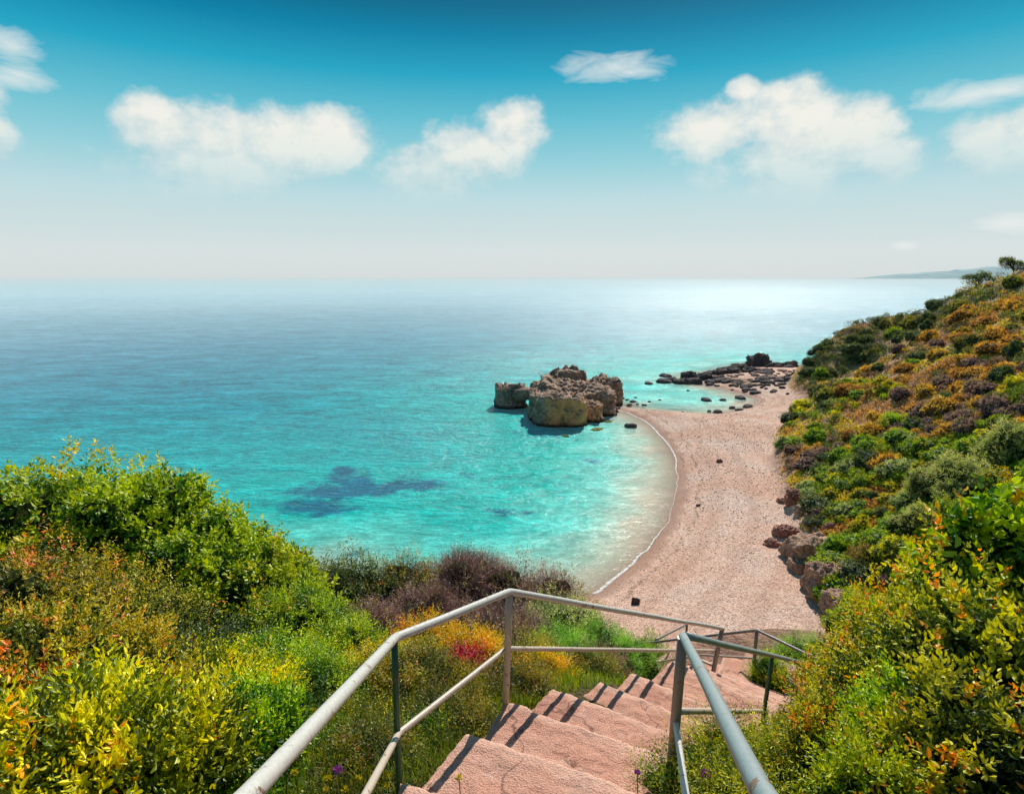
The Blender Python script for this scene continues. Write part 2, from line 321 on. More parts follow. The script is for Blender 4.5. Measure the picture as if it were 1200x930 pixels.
def rock_mat(name, a, b_, gold=None, scale=1.0, wetz=True):
    m, nt, out = mat(name); g = nt.add('ShaderNodeNewGeometry'); p = g.outputs['Position']
    n = nt.noise(p, .7*scale, 5, .65); n2 = nt.noise(p, 3.5*scale, 6, .75); v = nt.vor(p, 2.2*scale)
    c = nt.ramp(n2, [(.32, a), (.55, b_), (.72, tuple(min(1, x*1.35) for x in b_))])
    c = nt.mix(nt.ramp(n, [(.4, .55), (.6, 0.)]), c, tuple(x*.7 for x in a))
    if gold:
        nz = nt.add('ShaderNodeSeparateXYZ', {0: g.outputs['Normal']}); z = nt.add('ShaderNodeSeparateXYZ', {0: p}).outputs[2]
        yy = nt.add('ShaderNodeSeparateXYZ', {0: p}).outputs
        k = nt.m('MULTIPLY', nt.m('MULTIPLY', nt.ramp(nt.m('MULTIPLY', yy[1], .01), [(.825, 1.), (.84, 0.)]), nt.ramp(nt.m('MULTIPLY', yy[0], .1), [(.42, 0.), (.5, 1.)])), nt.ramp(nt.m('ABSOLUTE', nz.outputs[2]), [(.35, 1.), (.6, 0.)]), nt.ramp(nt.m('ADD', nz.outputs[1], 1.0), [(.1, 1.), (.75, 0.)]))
        c = nt.mix(nt.m('MULTIPLY', k, nt.ramp(n, [(.32, .25), (.5, .95)])), c, gold)  # golden stone, its colour boosted on the front face to look lit
    if wetz:
        z = nt.add('ShaderNodeSeparateXYZ', {0: p}).outputs[2]
        c = nt.mix(nt.ramp(nt.m('ADD', z, nt.m('MULTIPLY', n2, .5)), [(.45, .9), (.95, 0.)]), c, (.025, .02, .018))
    bm = nt.add('ShaderNodeBump', {'Height': nt.m('ADD', n2, nt.m('MULTIPLY', v, .5)), 'Strength': 1., 'Distance': .35/scale}).outputs[0]
    finish(nt, out, principled(nt, c, .9, bm, .2)); return m
M_STACK = rock_mat('pitted_limestone', (.15, .085, .06), (.66, .46, .34), gold=(1.0, .43, .17))
M_REEF = rock_mat('dark_reef_rock', (.035, .033, .04), (.20, .16, .15), scale=1.4, wetz=False)
M_RED = rock_mat('red_brown_rock', (.22, .09, .07), (.50, .25, .19), scale=2, wetz=False)
M_TAN = rock_mat('tan_boulder_rock', (.34, .19, .13), (.66, .44, .32), scale=1.5, wetz=False)
M_ALGAE = rock_mat('algae_rock', (.05, .09, .02), (.22, .24, .06), scale=2, wetz=False)
# ------------------------------------------------------------------ build terrain
def build_ground():
    ny, nx = GX.shape; idx = np.arange(nx*ny).reshape(ny, nx)
    q = np.stack([idx[:-1, :-1], idx[:-1, 1:], idx[1:, 1:], idx[1:, :-1]], -1).reshape(-1, 4)
    V = np.stack([GX, GY, GZ], -1).reshape(-1, 3); sd = GSD.ravel(); fd = GFD.ravel()
    fs = sd[q].mean(1); ff = fd[q].mean(1)
    kind = np.where(ff > .3, 2, np.where(fs > -2.6, 1, 0))
    for k, name, m in ((2, 'hillside', M_SOIL), (1, 'beach', M_BEACH), (0, 'seabed', M_BED)):
        f = q[kind == k]; u, inv = np.unique(f, return_inverse=True)
        o = mesh_np(name, V[u], inv.reshape(-1, 4), m, smooth=True, attrs={'sd': sd[u]}); tag(o, kind='structure')
    # sea surface: all quads with some water below
    wet = (GZ < .35) & (GSD < 2.5)
    wq = q[(wet.ravel()[q]).any(1)]; u, inv = np.unique(wq, return_inverse=True)
    VV = V[u].copy(); VV[:, 2] = 0
    x, y = VV[:, 0], VV[:, 1]; weed = np.zeros(len(u))
    for px, py, rx, ry, ang in [(395, 576, 4.2, 4.2, .6), (365, 590, 3.6, 2.2, .1), (430, 574, 5.5, 2.6, .1), (480, 568, 4.0, 2.2, .15), (410, 563, 2.6, 3.6, .9), (402, 553, 1.4, 2.4, .3), (375, 596, 3.5, 1.6, .1), (335, 628, 3.0, 1.0, .1), (540, 555, 3.5, 1.2, 0), (282, 553, 1.5, .8, 0), (630, 560, 5, 2.0, .1), (590, 600, 4, 1.5, 0), (640, 510, 6, 3, 0), (690, 540, 3, 2, 0), (400, 650, 3, 1.2, 0), (350, 655, 2.5, 1, .2)]:
        cx, cy, _ = P(px, py); dx, dy = x-cx, y-cy; c, s = math.cos(ang), math.sin(ang)
        amp = 1.0 if px < 485 and py < 600 and px > 350 else .40
        weed = np.maximum(weed, amp*np.exp(-(((dx*c+dy*s)/rx)**2+((-dx*s+dy*c)/ry)**2)))
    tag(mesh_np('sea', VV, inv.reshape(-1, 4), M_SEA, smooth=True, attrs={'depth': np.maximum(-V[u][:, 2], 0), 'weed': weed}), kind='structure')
build_ground()
def foam():
    m, nt, out = mat('foam'); p = nt.add('ShaderNodeNewGeometry').outputs['Position']
    e = nt.add('ShaderNodeAttribute', attribute_name='edge').outputs['Fac']
    k = nt.ramp(nt.m('MULTIPLY', nt.m('SUBTRACT', 1.0, nt.m('POWER', e, 2.0)), nt.m('ADD', .12, nt.noise(p, 3.2, 5, .75))), [(.38, 0.), (.68, .9)])
    d = nt.add('ShaderNodeBsdfDiffuse', {'Color': (.85, .86, .85, 1)}).outputs[0]; t = nt.add('ShaderNodeBsdfTransparent').outputs[0]
    finish(nt, out, nt.add('ShaderNodeMixShader', {0: k, 1: t, 2: d}).outputs[0])
    def strip(line, name, wmax):
        pts = np.array(catmull(line, 6)); n = len(pts); t = np.gradient(pts, axis=0); t /= np.linalg.norm(t, axis=1)[:, None]+1e-9
        nrm = np.stack([-t[:, 1], t[:, 0]], -1)
        wob = fbm(np.stack([np.arange(n)*.09, np.zeros(n), np.zeros(n)], -1), 3, 3)*.35
        V = []; E = []
        for k in range(5):
            a = (k/4-.5)*2; w = wmax*(.55+.45*np.sin(np.arange(n)*.031+1)); xy = pts+nrm*(wob+a*w)[:, None]
            z = np.maximum(hz(xy[:, 0], xy[:, 1]), 0)+.018
            V.append(np.column_stack([xy, z])); E.append(np.full(n, abs(a)))
        V = np.concatenate(V); E = np.concatenate(E); i = np.arange(n-1)
        Fc = np.concatenate([np.stack([k*n+i, k*n+i+1, (k+1)*n+i+1, (k+1)*n+i], -1) for k in range(4)])
        tag(mesh_np(name, V, Fc, m, smooth=True, attrs={'edge': E}), kind='structure')
    strip(BAY, 'foam_line', .26); strip(LAG, 'foam_line', .16)
foam()
# ------------------------------------------------------------------ foliage
def ico(n):
    bm = bmesh.new(); bmesh.ops.create_icosphere(bm, subdivisions=n, radius=1); bm.verts.ensure_lookup_table()
    V = np.array([v.co[:] for v in bm.verts]); Fc = np.array([[v.index for v in f.verts] for f in bm.faces]); bm.free(); return V, Fc
ICO = {k: ico(k) for k in (1, 2, 3, 4, 5, 6)}
def nrmz(v): return v/(np.linalg.norm(v, axis=-1, keepdims=True)+1e-9)
PAL = {  # (shade colour, mid, bright, accent, accent share)
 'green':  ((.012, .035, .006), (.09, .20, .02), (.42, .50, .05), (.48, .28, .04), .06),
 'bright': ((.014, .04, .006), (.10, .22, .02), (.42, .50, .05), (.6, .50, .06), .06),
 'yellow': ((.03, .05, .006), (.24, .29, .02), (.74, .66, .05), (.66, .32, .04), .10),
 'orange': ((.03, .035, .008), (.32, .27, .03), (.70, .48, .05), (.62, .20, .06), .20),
 'tips':   ((.015, .025, .008), (.16, .20, .03), (.52, .40, .07), (.74, .28, .13), .26),
 'dark':   ((.012, .024, .016), (.05, .09, .035), (.19, .22, .06), (.25, .13, .04), .06),
 'olive':  ((.016, .022, .008), (.15, .16, .03), (.38, .34, .06), (.36, .17, .07), .15),
 'purple': ((.025, .015, .02), (.20, .12, .13), (.42, .28, .27), (.22, .22, .05), .2),
 'deep':   ((.006, .012, .006), (.022, .04, .012), (.07, .10, .02), (.30, .12, .05), .05),  # near-black leaves, painted as shade for the hollow
 'mixed':  ((.012, .02, .006), (.12, .17, .025), (.52, .48, .06), (.66, .28, .07), .15),
 'red':    ((.2, .01, .02), (.55, .02, .04), (.85, .05, .07), (.4, .1, .03), .15),
 'grey':   ((.03, .05, .015), (.22, .28, .11), (.52, .56, .24), (.5, .45, .25), .1),
 'rust':   ((.06, .035, .02), (.46, .26, .07), (.80, .55, .13), (.36, .16, .07), .2),
 'lime':   ((.015, .045, .008), (.13, .28, .04), (.34, .52, .09), (.45, .5, .1), .06),
}
def leaves(rng, lumps, nspr, nl, L, pal, sprig=.22, near=False, wid=.42, updir=.45, noise_amp=.28, zmin=None, fuzz=.10, gapth=.06):
    lumps = np.array(lumps, float); area = (lumps[:, 3]*lumps[:, 4]+lumps[:, 3]*lumps[:, 5]+lumps[:, 4]*lumps[:, 5]); pr = area/area.sum()
    k = rng.choice(len(lumps), nspr, p=pr); d = nrmz(rng.normal(size=(nspr, 3)));
    d[:, 2] = np.where(rng.random(nspr) < .6, np.abs(d[:, 2]), d[:, 2])
    rad = 1+noise_amp*fbm(d*2.3+k[:, None]*7.7, 3, 4)*2
    r = rad*np.where(rng.random(nspr) < .75, 1-np.abs(rng.normal(size=nspr))*fuzz, rng.random(nspr)**.45)
    C = lumps[k, :3]; R = lumps[k, 3:6]; pos = C+d*R*r[:, None]
    # drop sprigs deep inside other lumps
    fq = 2.6/max(.35, float(np.median(lumps[:, 3])))
    gap = fbm(pos*fq, 2, 91); r_in = gap < gapth; pos = np.where(r_in[:, None], C+(pos-C)*(.70+.14*rng.random((nspr, 1))), pos+nrmz(pos-C)*(gap[:, None]*.16*R.mean(1)[:, None]))
    deep = np.zeros(nspr)
    for l in lumps:
        q = (1-np.linalg.norm((pos-l[:3])/l[3:6], axis=1)); deep = np.maximum(deep, q)
    keep = (deep < .38) | (rng.random(nspr) < .10)
    if zmin is not None: keep &= pos[:, 2] > zmin-.1
    pos, d, deep = pos[keep], nrmz(d[keep]*[1, 1, 1]/1.0), deep[keep]; ns = len(pos)
    ax = nrmz(d*.55+np.array([0, 0, updir])+rng.normal(size=(ns, 3))*.32)
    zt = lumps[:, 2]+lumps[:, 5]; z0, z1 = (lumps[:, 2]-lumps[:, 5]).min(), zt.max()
    out = np.clip(1-deep/.4, 0, 1); tone = .26*out+.42*(pos[:, 2]-z0)/(z1-z0+1e-6)-.10+.22*rng.random(ns)+.25*fbm(pos*1.7, 3, 8)+.12-.30*r_in[keep]+.55*np.clip(gap[keep], -.2, .4)  # shade painted into leaf colour: darker low down, inside and in gaps
    acc = fbm(pos*.9, 2, 77)*.5+.5+rng.normal(size=ns)*.12
    a, b, c, x, share = [np.array(v) if not isinstance(v, float) else v for v in PAL[pal]]
    isacc = acc > np.quantile(acc, 1-share); isacc &= (out > .5) & ~r_in[keep]
    # leaves per sprig
    sl = sprig*(.6+.8*rng.random(ns)); N = ns*nl; si = np.repeat(np.arange(ns), nl); t = np.tile(np.linspace(.05, 1, nl), ns)
    base = pos[si]+ax[si]*(sl[si]*t)[:, None]
    side = nrmz(np.cross(ax[si], rng.normal(size=(N, 3))))
    ld = nrmz(ax[si]*(.35+.6*t[:, None])+side*.9+rng.normal(size=(N, 3))*.15)
    wv = nrmz(np.cross(ld, ax[si]+rng.normal(size=(N, 3))*.45)); up = np.cross(ld, wv)
    ll = L*(.6+.7*rng.random(N))*(1.1-.45*t); w = ll*wid
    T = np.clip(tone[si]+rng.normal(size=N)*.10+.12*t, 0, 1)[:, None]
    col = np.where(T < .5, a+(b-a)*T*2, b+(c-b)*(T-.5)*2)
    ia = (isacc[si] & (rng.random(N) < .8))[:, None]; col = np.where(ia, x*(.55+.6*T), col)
    col = col*(.85+.3*rng.random((N, 1)))
    tip = base+ld*ll[:, None]
    if near:
        l3 = ll[:, None]; w3 = w[:, None]
        m1 = base+ld*l3*.3; m2 = base+ld*l3*.68; lift = up*w3*.28; tip2 = tip-up*l3*.12
        V = np.stack([base, m1+wv*w3*.5+lift, m2+wv*w3*.42+lift, tip2, m2-wv*w3*.42+lift, m1-wv*w3*.5+lift], 1)
        i = np.arange(N)[:, None]*6; Fc = np.concatenate([i+np.array([0, 1, 2, 3]), i+np.array([0, 3, 4, 5])]); nv = 6
    else:
        m = base+ld*ll[:, None]*.48; lift = up*w[:, None]*.15
        V = np.stack([base, m+wv*w[:, None]*.5+lift, tip, m-wv*w[:, None]*.5+lift], 1)
        i = np.arange(N)[:, None]*4; Fc = i+np.array([0, 1, 2, 3]); nv = 4
    return V.reshape(-1, 3), Fc, np.repeat(col, nv, 0)
def tube_np(pts, rads, n=6):
    pts = np.asarray(pts, float); t = nrmz(np.gradient(pts, axis=0)); up = np.array([0, 0, 1.]) if abs(t[0, 2]) < .9 else np.array([1., 0, 0]); V = []
    u = nrmz(np.cross(t[0], up))
    for p, d, r in zip(pts, t, rads):
        u = nrmz(u-d*(u@d)); w = np.cross(d, u); a = np.arange(n)/n*2*math.pi
        V.append(p+(np.cos(a)[:, None]*u+np.sin(a)[:, None]*w)*r)
    V = np.concatenate(V); m = len(pts); i = np.arange(n)
    Fc = np.concatenate([np.stack([k*n+i, k*n+(i+1) % n, (k+1)*n+(i+1) % n, (k+1)*n+i], -1) for k in range(m-1)])
    return V, Fc
def quadsphere(n=8):
    bm = bmesh.new(); bmesh.ops.create_cube(bm, size=2); bmesh.ops.subdivide_edges(bm, edges=bm.edges[:], cuts=3, use_grid_fill=True)
    V = nrmz(np.array([v.co[:] for v in bm.verts])); bm.verts.index_update(); Fc = np.array([[v.index for v in f.verts] for f in bm.faces]); bm.free(); return V, Fc
QS = quadsphere()
def core(lumps, k=.68, base=None):  # solid lumps added inside the leaves to block light coming through
    parts = []
    for l in lumps:
        V, Fc = base or ICO[2]; V = V*(1+.45*fbm(V*2.2+l[0]*9+l[1]*5, 2, 6)[:, None])*np.array(l[3:6])*k+np.array(l[:3]); parts.append((V, Fc))
    return joinnp(parts)
def joinnp(parts):
    V = []; Fs = []; o = 0
    for v, f in parts: V.append(v); Fs.append(f+o); o += len(v)
    return np.concatenate(V), np.concatenate(Fs)
def branches(rng, lumps, base, n=26, r=.035, twig=True):
    parts = []
    for k in range(n):
        l = lumps[rng.integers(len(lumps))]; d = nrmz(rng.normal(size=3)); d[2] = abs(d[2])
        tip = np.array(l[:3])+d*np.array(l[3:6])*(.75+.35*rng.random())
        mid = (base+tip)/2+rng.normal(size=3)*.12*np.linalg.norm(tip-base)+np.array([0, 0, -.05])
        t = np.linspace(0, 1, 6)[:, None]; pts = (1-t)**2*base+2*t*(1-t)*mid+t*t*tip
        pts[1:] += rng.normal(size=(5, 3))*.02
        parts.append(tube_np(pts, np.linspace(r, r*.15, 6)*(.6+.6*rng.random()), 5))
    return joinnp(parts)
def twigs(rng, lumps, n, L, rad, pal):
    lumps = np.array(lumps, float); k = rng.integers(len(lumps), size=n); d = nrmz(rng.normal(size=(n, 3))); d[:, 2] = np.abs(d[:, 2])*.9
    p = lumps[k, :3]+d*lumps[k, 3:6]*(rng.random(n)**.35*1.0)[:, None]; ax = nrmz(d+np.array([0, 0, .5])+rng.normal(size=(n, 3))*.5)
    ln = L*(.4+rng.random(n))[:, None]; s = nrmz(np.cross(ax, rng.normal(size=(n, 3)))); s2 = np.cross(ax, s)
    V = np.stack([p+s*rad, p-s*rad*.5+s2*rad*.87, p-s*rad*.5-s2*rad*.87, p+ax*ln], 1).reshape(-1, 3)
    i = np.arange(n)[:, None]*4; Fc = np.concatenate([i+np.array([0, 1, 3]), i+np.array([1, 2, 3]), i+np.array([2, 0, 3])])
    a, b, c = [np.array(v) for v in PAL[pal][:3]]; T = rng.random((n, 1)); col = np.repeat(b+(c-b)*T, 4, 0)
    return V, Fc, col
def lumps_for(rng, W, H, n, flat=.8, depth=None):
    """dome made of n lumps, local coords, base at z=0"""
    D = depth or W; out = [(0, 0, H*.46, W*.34, D*.34, H*.46)]
    for k in range(n):
        a = rng.random()*6.283; rr = (.15+.85*rng.random())**.7; h = H*(1-.58*rr**1.8)*(.66+.40*rng.random()); s = (.10+.11*rng.random())
        x, y = math.cos(a)*rr*W*.42, math.sin(a)*rr*D*.42
        rz = max(.14*H, s*W*.8)
        out.append((x, y, max(h-rz, .1*H), s*W, s*W, rz)); out.append((x, y, h*.38, s*W*.95, s*W*.95, h*.42))
    return out
def bush(px, py, y, W, pal, label, cat='bush', L=.06, nspr=4600, nl=7, near=False, name='bush', H=None, dry=0, sprig=.22, nlump=9, seed=0, depth=None, wid=.42, updir=.45, group=None, br=26):
    rng = np.random.default_rng(seed*7919+int(px)*13+int(py))
    top = Y(px, py, y); x, yy = top[0], top[1]; g = float(hz(x, yy)); h = H or max(.4, top[2]-g)
    zb = top[2]-h
    zb = min(zb, g+.3) if H else g
    h = top[2]-zb
    lp = lumps_for(rng, W, h, nlump+6, depth=depth)
    r = empty(name, (x, yy, zb-.05)); tag(r, label, cat, group)
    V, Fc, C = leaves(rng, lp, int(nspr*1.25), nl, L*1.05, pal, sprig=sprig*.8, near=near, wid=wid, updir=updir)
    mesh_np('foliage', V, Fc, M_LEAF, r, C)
    if pal != 'red': cv, cf = core(lp); mesh_np('shade_core', cv, cf, M_INNER, r)  # dark solid core added to stop backlight, not leaves
    bv, bf = branches(rng, lp, np.array([0, 0, -.1]), br, r=.03 if W > 1 else .012)
    mesh_np('branch', bv, bf, M_BARK, r, smooth=True)
    if dry:
        V, Fc, C = twigs(rng, lp, dry, .30, .004, 'purple'); mesh_np('dry_twig', V, Fc, M_FAR, r, C)
    return r
# left mass
bush(60, 531, 10, 4.6, 'bright', 'tall green shrub with orange tints at the left edge, highest above the sea', L=.11, nspr=9500, sprig=.26, wid=.5, nlump=13, seed=1)
bush(152, 546, 9.4, 3.4, 'bright', 'tall leafy green shrub just right of the highest one, against the water', L=.105, nspr=8500, sprig=.26, wid=.5, nlump=12, seed=2)
bush(235, 602, 9.0, 3.0, 'bright', 'rounded bright green shrub sloping down to the turquoise water', L=.10, nspr=8000, sprig=.26, wid=.5, nlump=11, seed=3)
bush(303, 638, 8.6, 2.4, 'bright', 'smaller bright green shrub at the lower right end of the tall hedge', L=.09, nspr=7000, wid=.5, nlump=9, seed=4)
bush(20, 640, 6.6, 2.6, 'tips', 'shrub with pink and orange young shoots at the left edge of the picture', L=.06, nspr=6500, sprig=.28, nlump=11, seed=5)
bush(120, 668, 7.0, 2.0, 'tips', 'shrub with pink and orange shoots over a dark hollow', L=.055, nspr=5000, sprig=.3, nlump=8, seed=6)
bush(345, 690, 7.6, 1.9, 'green', 'light green bush beside the rocky shore gap', L=.05, nspr=5500, nlump=9, seed=7)
bush(190, 752, 6.3, 1.9, 'deep', 'bush in the hollow of the left hedge, shade painted into its dark leaves', L=.05, nspr=2600, nlump=9, seed=8)  # the hollow's shadow is put into this bush's leaf colour
bush(20, 735, 4.6, 2.0, 'tips', 'orange-tipped green bush in the lower left corner behind the yellow sprigs', L=.055, nspr=5500, near=True, nlump=9, seed=9)
bush(105, 815, 4.3, 1.6, 'tips', 'green and orange bush left of the dark hollow in the lower left', L=.055, nspr=5200, near=True, nlump=9, seed=10)
bush(225, 815, 4.7, 1.5, 'yellow', 'yellow-green bush with upright sprigs left of the white handrail', L=.05, nspr=5200, near=True, nlump=9, seed=11, sprig=.32)
bush(310, 752, 5.6, 1.4, 'green', 'leafy green bush just behind the white handrail', L=.045, nspr=5200, nlump=9, seed=12)
bush(40, 845, 3.1, 1.5, 'yellow', 'large-leaved yellow bush nearest the camera at the bottom left corner', L=.075, nspr=3000, near=True, nlump=8, seed=13, sprig=.3, wid=.34)
bush(150, 850, 3.1, 1.2, 'yellow', 'large-leaved yellow bush at the bottom edge left of the handrail', L=.07, nspr=2600, near=True, nlump=8, seed=14, sprig=.3, wid=.34)
bush(250, 835, 3.6, 1.2, 'green', 'green bush at the bottom edge touching the white handrail', L=.05, nspr=3600, near=True, nlump=8, seed=15)
# middle
bush(400, 645, 11, 3.0, 'dark', 'dark green rounded bush at the left of the brown thicket', L=.06, nspr=6000, nlump=9, seed=20)
bush(475, 648, 11, 2.8, 'olive', 'olive and brown bush in the thicket above the bend of the rail', L=.05, nspr=4500, dry=5000, nlump=9, seed=21)
bush(545, 636, 11.5, 3.0, 'purple', 'dry purplish twiggy bush against the turquoise water', L=.04, nspr=4500, dry=12000, nlump=9, seed=22)
bush(615, 648, 11.5, 3.0, 'purple', 'dry brown bush behind the highest point of the rail', L=.045, nspr=4800, dry=8000, nlump=9, seed=23)
bush(665, 662, 12, 2.2, 'olive', 'olive bush at the right end of the brown thicket by the beach', L=.05, nspr=4500, nlump=8, seed=24)
bush(430, 712, 8.4, 1.6, 'purple', 'grey purple dry bush below the dark green bush', L=.04, nspr=4000, dry=10000, nlump=8, seed=25)
bush(490, 688, 9.4, 2.2, 'purple', 'pale dry twig bush left of the rail bend', L=.04, nspr=3500, dry=10000, nlump=8, seed=26)
bush(590, 700, 8.8, 2.2, 'purple', 'dark brown bush right behind the cream rail post', L=.04, nspr=5500, dry=6000, nlump=8, seed=27)
bush(505, 728, 6.8, 1.3, 'orange', 'golden orange bush under the white handrail', L=.04, nspr=6500, nlump=9, seed=28)
bush(548, 742, 6.4, 1.1, 'orange', 'orange bush with red leaves beside the cream rail post', L=.04, nspr=5000, nlump=8, seed=29)
bush(545, 758, 5.9, .55, 'red', 'small crimson bush seen between the two left rails', L=.035, nspr=1400, nlump=5, H=.5, seed=30, br=8)
bush(638, 783, 6.4, .5, 'red', 'small crimson plant at the left edge of the steps', L=.035, nspr=1300, nlump=5, H=.5, seed=31, br=8)
bush(650, 692, 9.4, 2.2, 'grey', 'pale green bush beneath the upper rail right of the post', L=.045, nspr=5500, nlump=9, seed=32)
bush(655, 735, 8.0, 1.3, 'lime', 'fresh green feathery bush above the crimson plant', L=.05, nspr=5000, nlump=8, seed=33, wid=.2)
bush(705, 722, 9.0, 1.3, 'lime', 'bright green feathery bush above the middle steps', L=.05, nspr=5000, nlump=8, seed=34, wid=.2)
bush(745, 745, 9.6, .9, 'lime', 'small bright green bush beside the lower steps', L=.045, nspr=2800, nlump=6, seed=35, wid=.2)
bush(612, 748, 7.0, 1.5, 'olive', 'olive bush right of the cream rail post, under the lower rail', L=.035, nspr=4500, nlump=7, seed=36)
bush(440, 770, 5.9, 1.2, 'yellow', 'yellow olive bush left of the dark green post', L=.04, nspr=5000, nlump=8, seed=37)
bush(395, 735, 6.9, 1.5, 'bright', 'yellow-green bush just above the white handrail', L=.045, nspr=5000, nlump=8, seed=38)
bush(505, 790, 5.4, 1.0, 'olive', 'olive and yellow bush right of the dark green post', L=.035, nspr=5500, nlump=8, seed=39)
bush(555, 800, 5.5, .7, 'orange', 'low orange bush at the side of the upper steps', L=.03, nspr=3500, nlump=7, seed=40)
bush(520, 835, 4.6, .8, 'olive', 'low olive bush in the shade beside the second step', L=.03, nspr=3200, nlump=7, seed=42)
bush(590, 770, 6.6, .9, 'orange', 'orange bush against the foot of the cream rail post', L=.035, nspr=3800, nlump=7, seed=43)
bush(485, 762, 5.6, 1.1, 'olive', 'olive bush just right of the dark green post', L=.035, nspr=4500, nlump=8, seed=44)
bush(675, 755, 7.4, 1.1, 'lime', 'small green bush directly above the third visible step', L=.04, nspr=2400, nlump=6, seed=45, wid=.2)
bush(360, 790, 5.2, 1.1, 'green', 'green bush half hidden behind the thick white handrail', L=.035, nspr=4500, nlump=8, seed=46)
bush(625, 775, 6.3, .9, 'orange', 'orange bush behind the small crimson plant at the steps', L=.035, nspr=4000, nlump=7, seed=47)
bush(560, 830, 5.0, .6, 'olive', 'small olive bush tucked against the side of the second step', L=.03, nspr=2400, nlump=6, seed=48)
bush(690, 775, 6.9, .7, 'olive', 'small olive bush between the crimson plant and the feathery bush', L=.035, nspr=2600, nlump=6, seed=49)
bush(430, 862, 3.9, .7, 'olive', 'low olive weeds in the grass between the two left rails', 'weeds', L=.03, nspr=2000, nlump=6, H=.3, seed=71, name='weed_clump')
bush(370, 870, 3.9, .8, 'bright', 'low green weeds under the thick white handrail', 'weeds', L=.03, nspr=2400, nlump=6, H=.35, seed=72, name='weed_clump')
bush(490, 850, 4.3, .6, 'green', 'low green weeds at the foot of the dark green post', 'weeds', L=.03, nspr=1800, nlump=6, H=.3, seed=73, name='weed_clump')
bush(410, 830, 4.7, .9, 'yellow', 'yellow-green weeds left of the dark green post', 'weeds', L=.03, nspr=2600, nlump=7, H=.4, seed=74, name='weed_clump')
bush(650, 786, 6.2, .9, 'orange', 'low orange and green bush along the edge of the third step', L=.035, nspr=3200, nlump=6, H=.55, seed=75)
bush(618, 792, 5.7, .7, 'orange', 'low golden bush right of the foot of the cream rail post', L=.03, nspr=2600, nlump=6, H=.5, seed=76)
bush(690, 785, 7.0, .7, 'olive', 'low olive bush along the edge of the fourth step', L=.03, nspr=2400, nlump=6, H=.5, seed=77)
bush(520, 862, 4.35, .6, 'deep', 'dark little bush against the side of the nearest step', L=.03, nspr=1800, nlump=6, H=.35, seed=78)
bush(560, 845, 4.7, .5, 'olive', 'little olive bush wedged beside the second step', L=.03, nspr=1600, nlump=6, H=.3, seed=79)
bush(595, 790, 5.4, .8, 'olive', 'olive bush at the foot of the cream rail post, left of the steps', L=.03, nspr=3000, nlump=6, seed=80)
bush(700, 765, 7.6, .9, 'purple', 'dry brown bush under the lime bushes beside the middle steps', L=.035, nspr=2600, dry=2500, nlump=6, seed=81)
bush(765, 738, 13.5, 1.2, 'lime', 'yellow-green bush behind the lower railing', L=.05, nspr=2600, nlump=7, H=.8, seed=41)
# right
bush(1185, 575, 5.6, 1.9, 'green', 'large-leaved green shrub highest at the right edge', L=.12, nspr=1500, nl=6, near=True, nlump=9, seed=50, sprig=.35, wid=.6)
bush(1130, 625, 5.4, 1.7, 'mixed', 'shrub with orange and red leaves below the large-leaved one', L=.075, nspr=3200, near=True, nlump=9, seed=51, wid=.5)
bush(1045, 690, 5.6, 1.5, 'mixed', 'green and orange shrub at the left end of the right thicket', L=.05, nspr=5500, near=True, nlump=9, seed=52)
bush(1180, 680, 4.2, 1.6, 'mixed', 'broad-leaved shrub with yellow and orange leaves at the right edge', L=.075, nspr=3800, near=True, nlump=9, seed=53, wid=.5)
bush(1110, 720, 4.6, 1.5, 'mixed', 'dense yellow and orange shrub in the middle of the right thicket', L=.05, nspr=5500, near=True, nlump=9, seed=54)
bush(1020, 750, 4.9, 1.3, 'mixed', 'orange-tipped shrub where the right rail disappears', L=.04, nspr=6500, near=True, nlump=9, seed=55)
bush(1080, 800, 3.8, 1.2, 'green', 'olive green shrub low in the right thicket', L=.055, nspr=4500, near=True, nlump=9, seed=56)
bush(1170, 800, 3.2, 1.3, 'mixed', 'shrub with pale yellow sprigs in the bottom right corner', L=.06, nspr=3600, near=True, nlump=9, seed=57)
bush(990, 820, 4.1, 1.0, 'mixed', 'yellow-green shrub right of the lower right rail', L=.04, nspr=5000, near=True, nlump=8, seed=58)
bush(1040, 870, 3.2, .9, 'green', 'yellow-green shrub at the bottom edge right of the blue-grey rail', L=.045, nspr=4000, near=True, nlump=8, seed=59)
bush(945, 748, 10.8, 1.5, 'lime', 'bright green bush beyond the landing rail', L=.045, nspr=4500, nlump=8, seed=60, wid=.2)
bush(905, 765, 9.8, .7, 'green', 'small green bush behind the foot of the landing post', L=.04, nspr=2000, nlump=6, H=.6, seed=61)
bush(850, 850, 4.4, .75, 'yellow', 'low yellow-green weeds right of the corner post', 'weeds', L=.035, nspr=2400, nlump=8, H=.4, seed=62, name='weed_clump', sprig=.3, wid=.25)
bush(920, 865, 4.2, .9, 'yellow', 'yellow-green weeds between the green post and the thicket', 'weeds', L=.035, nspr=2800, nlump=8, H=.5, seed=63, name='weed_clump', sprig=.3, wid=.25)
bush(800, 885, 3.6, .5, 'green', 'small green weeds around the foot of the corner post', 'weeds', L=.03, nspr=1500, nlump=7, H=.3, seed=64, name='weed_clump', sprig=.25, wid=.25)
bush(870, 905, 3.2, .7, 'yellow', 'yellow-green weeds under the blue-grey handrail at the bottom edge', 'weeds', L=.035, nspr=2200, nlump=8, H=.4, seed=65, name='weed_clump', sprig=.3, wid=.25)
bush(1015, 690, 17, 2.2, 'green', 'dark green bush standing on the pink slope above the beach', L=.08, nspr=3500, nlump=8, H=1.5, seed=66)
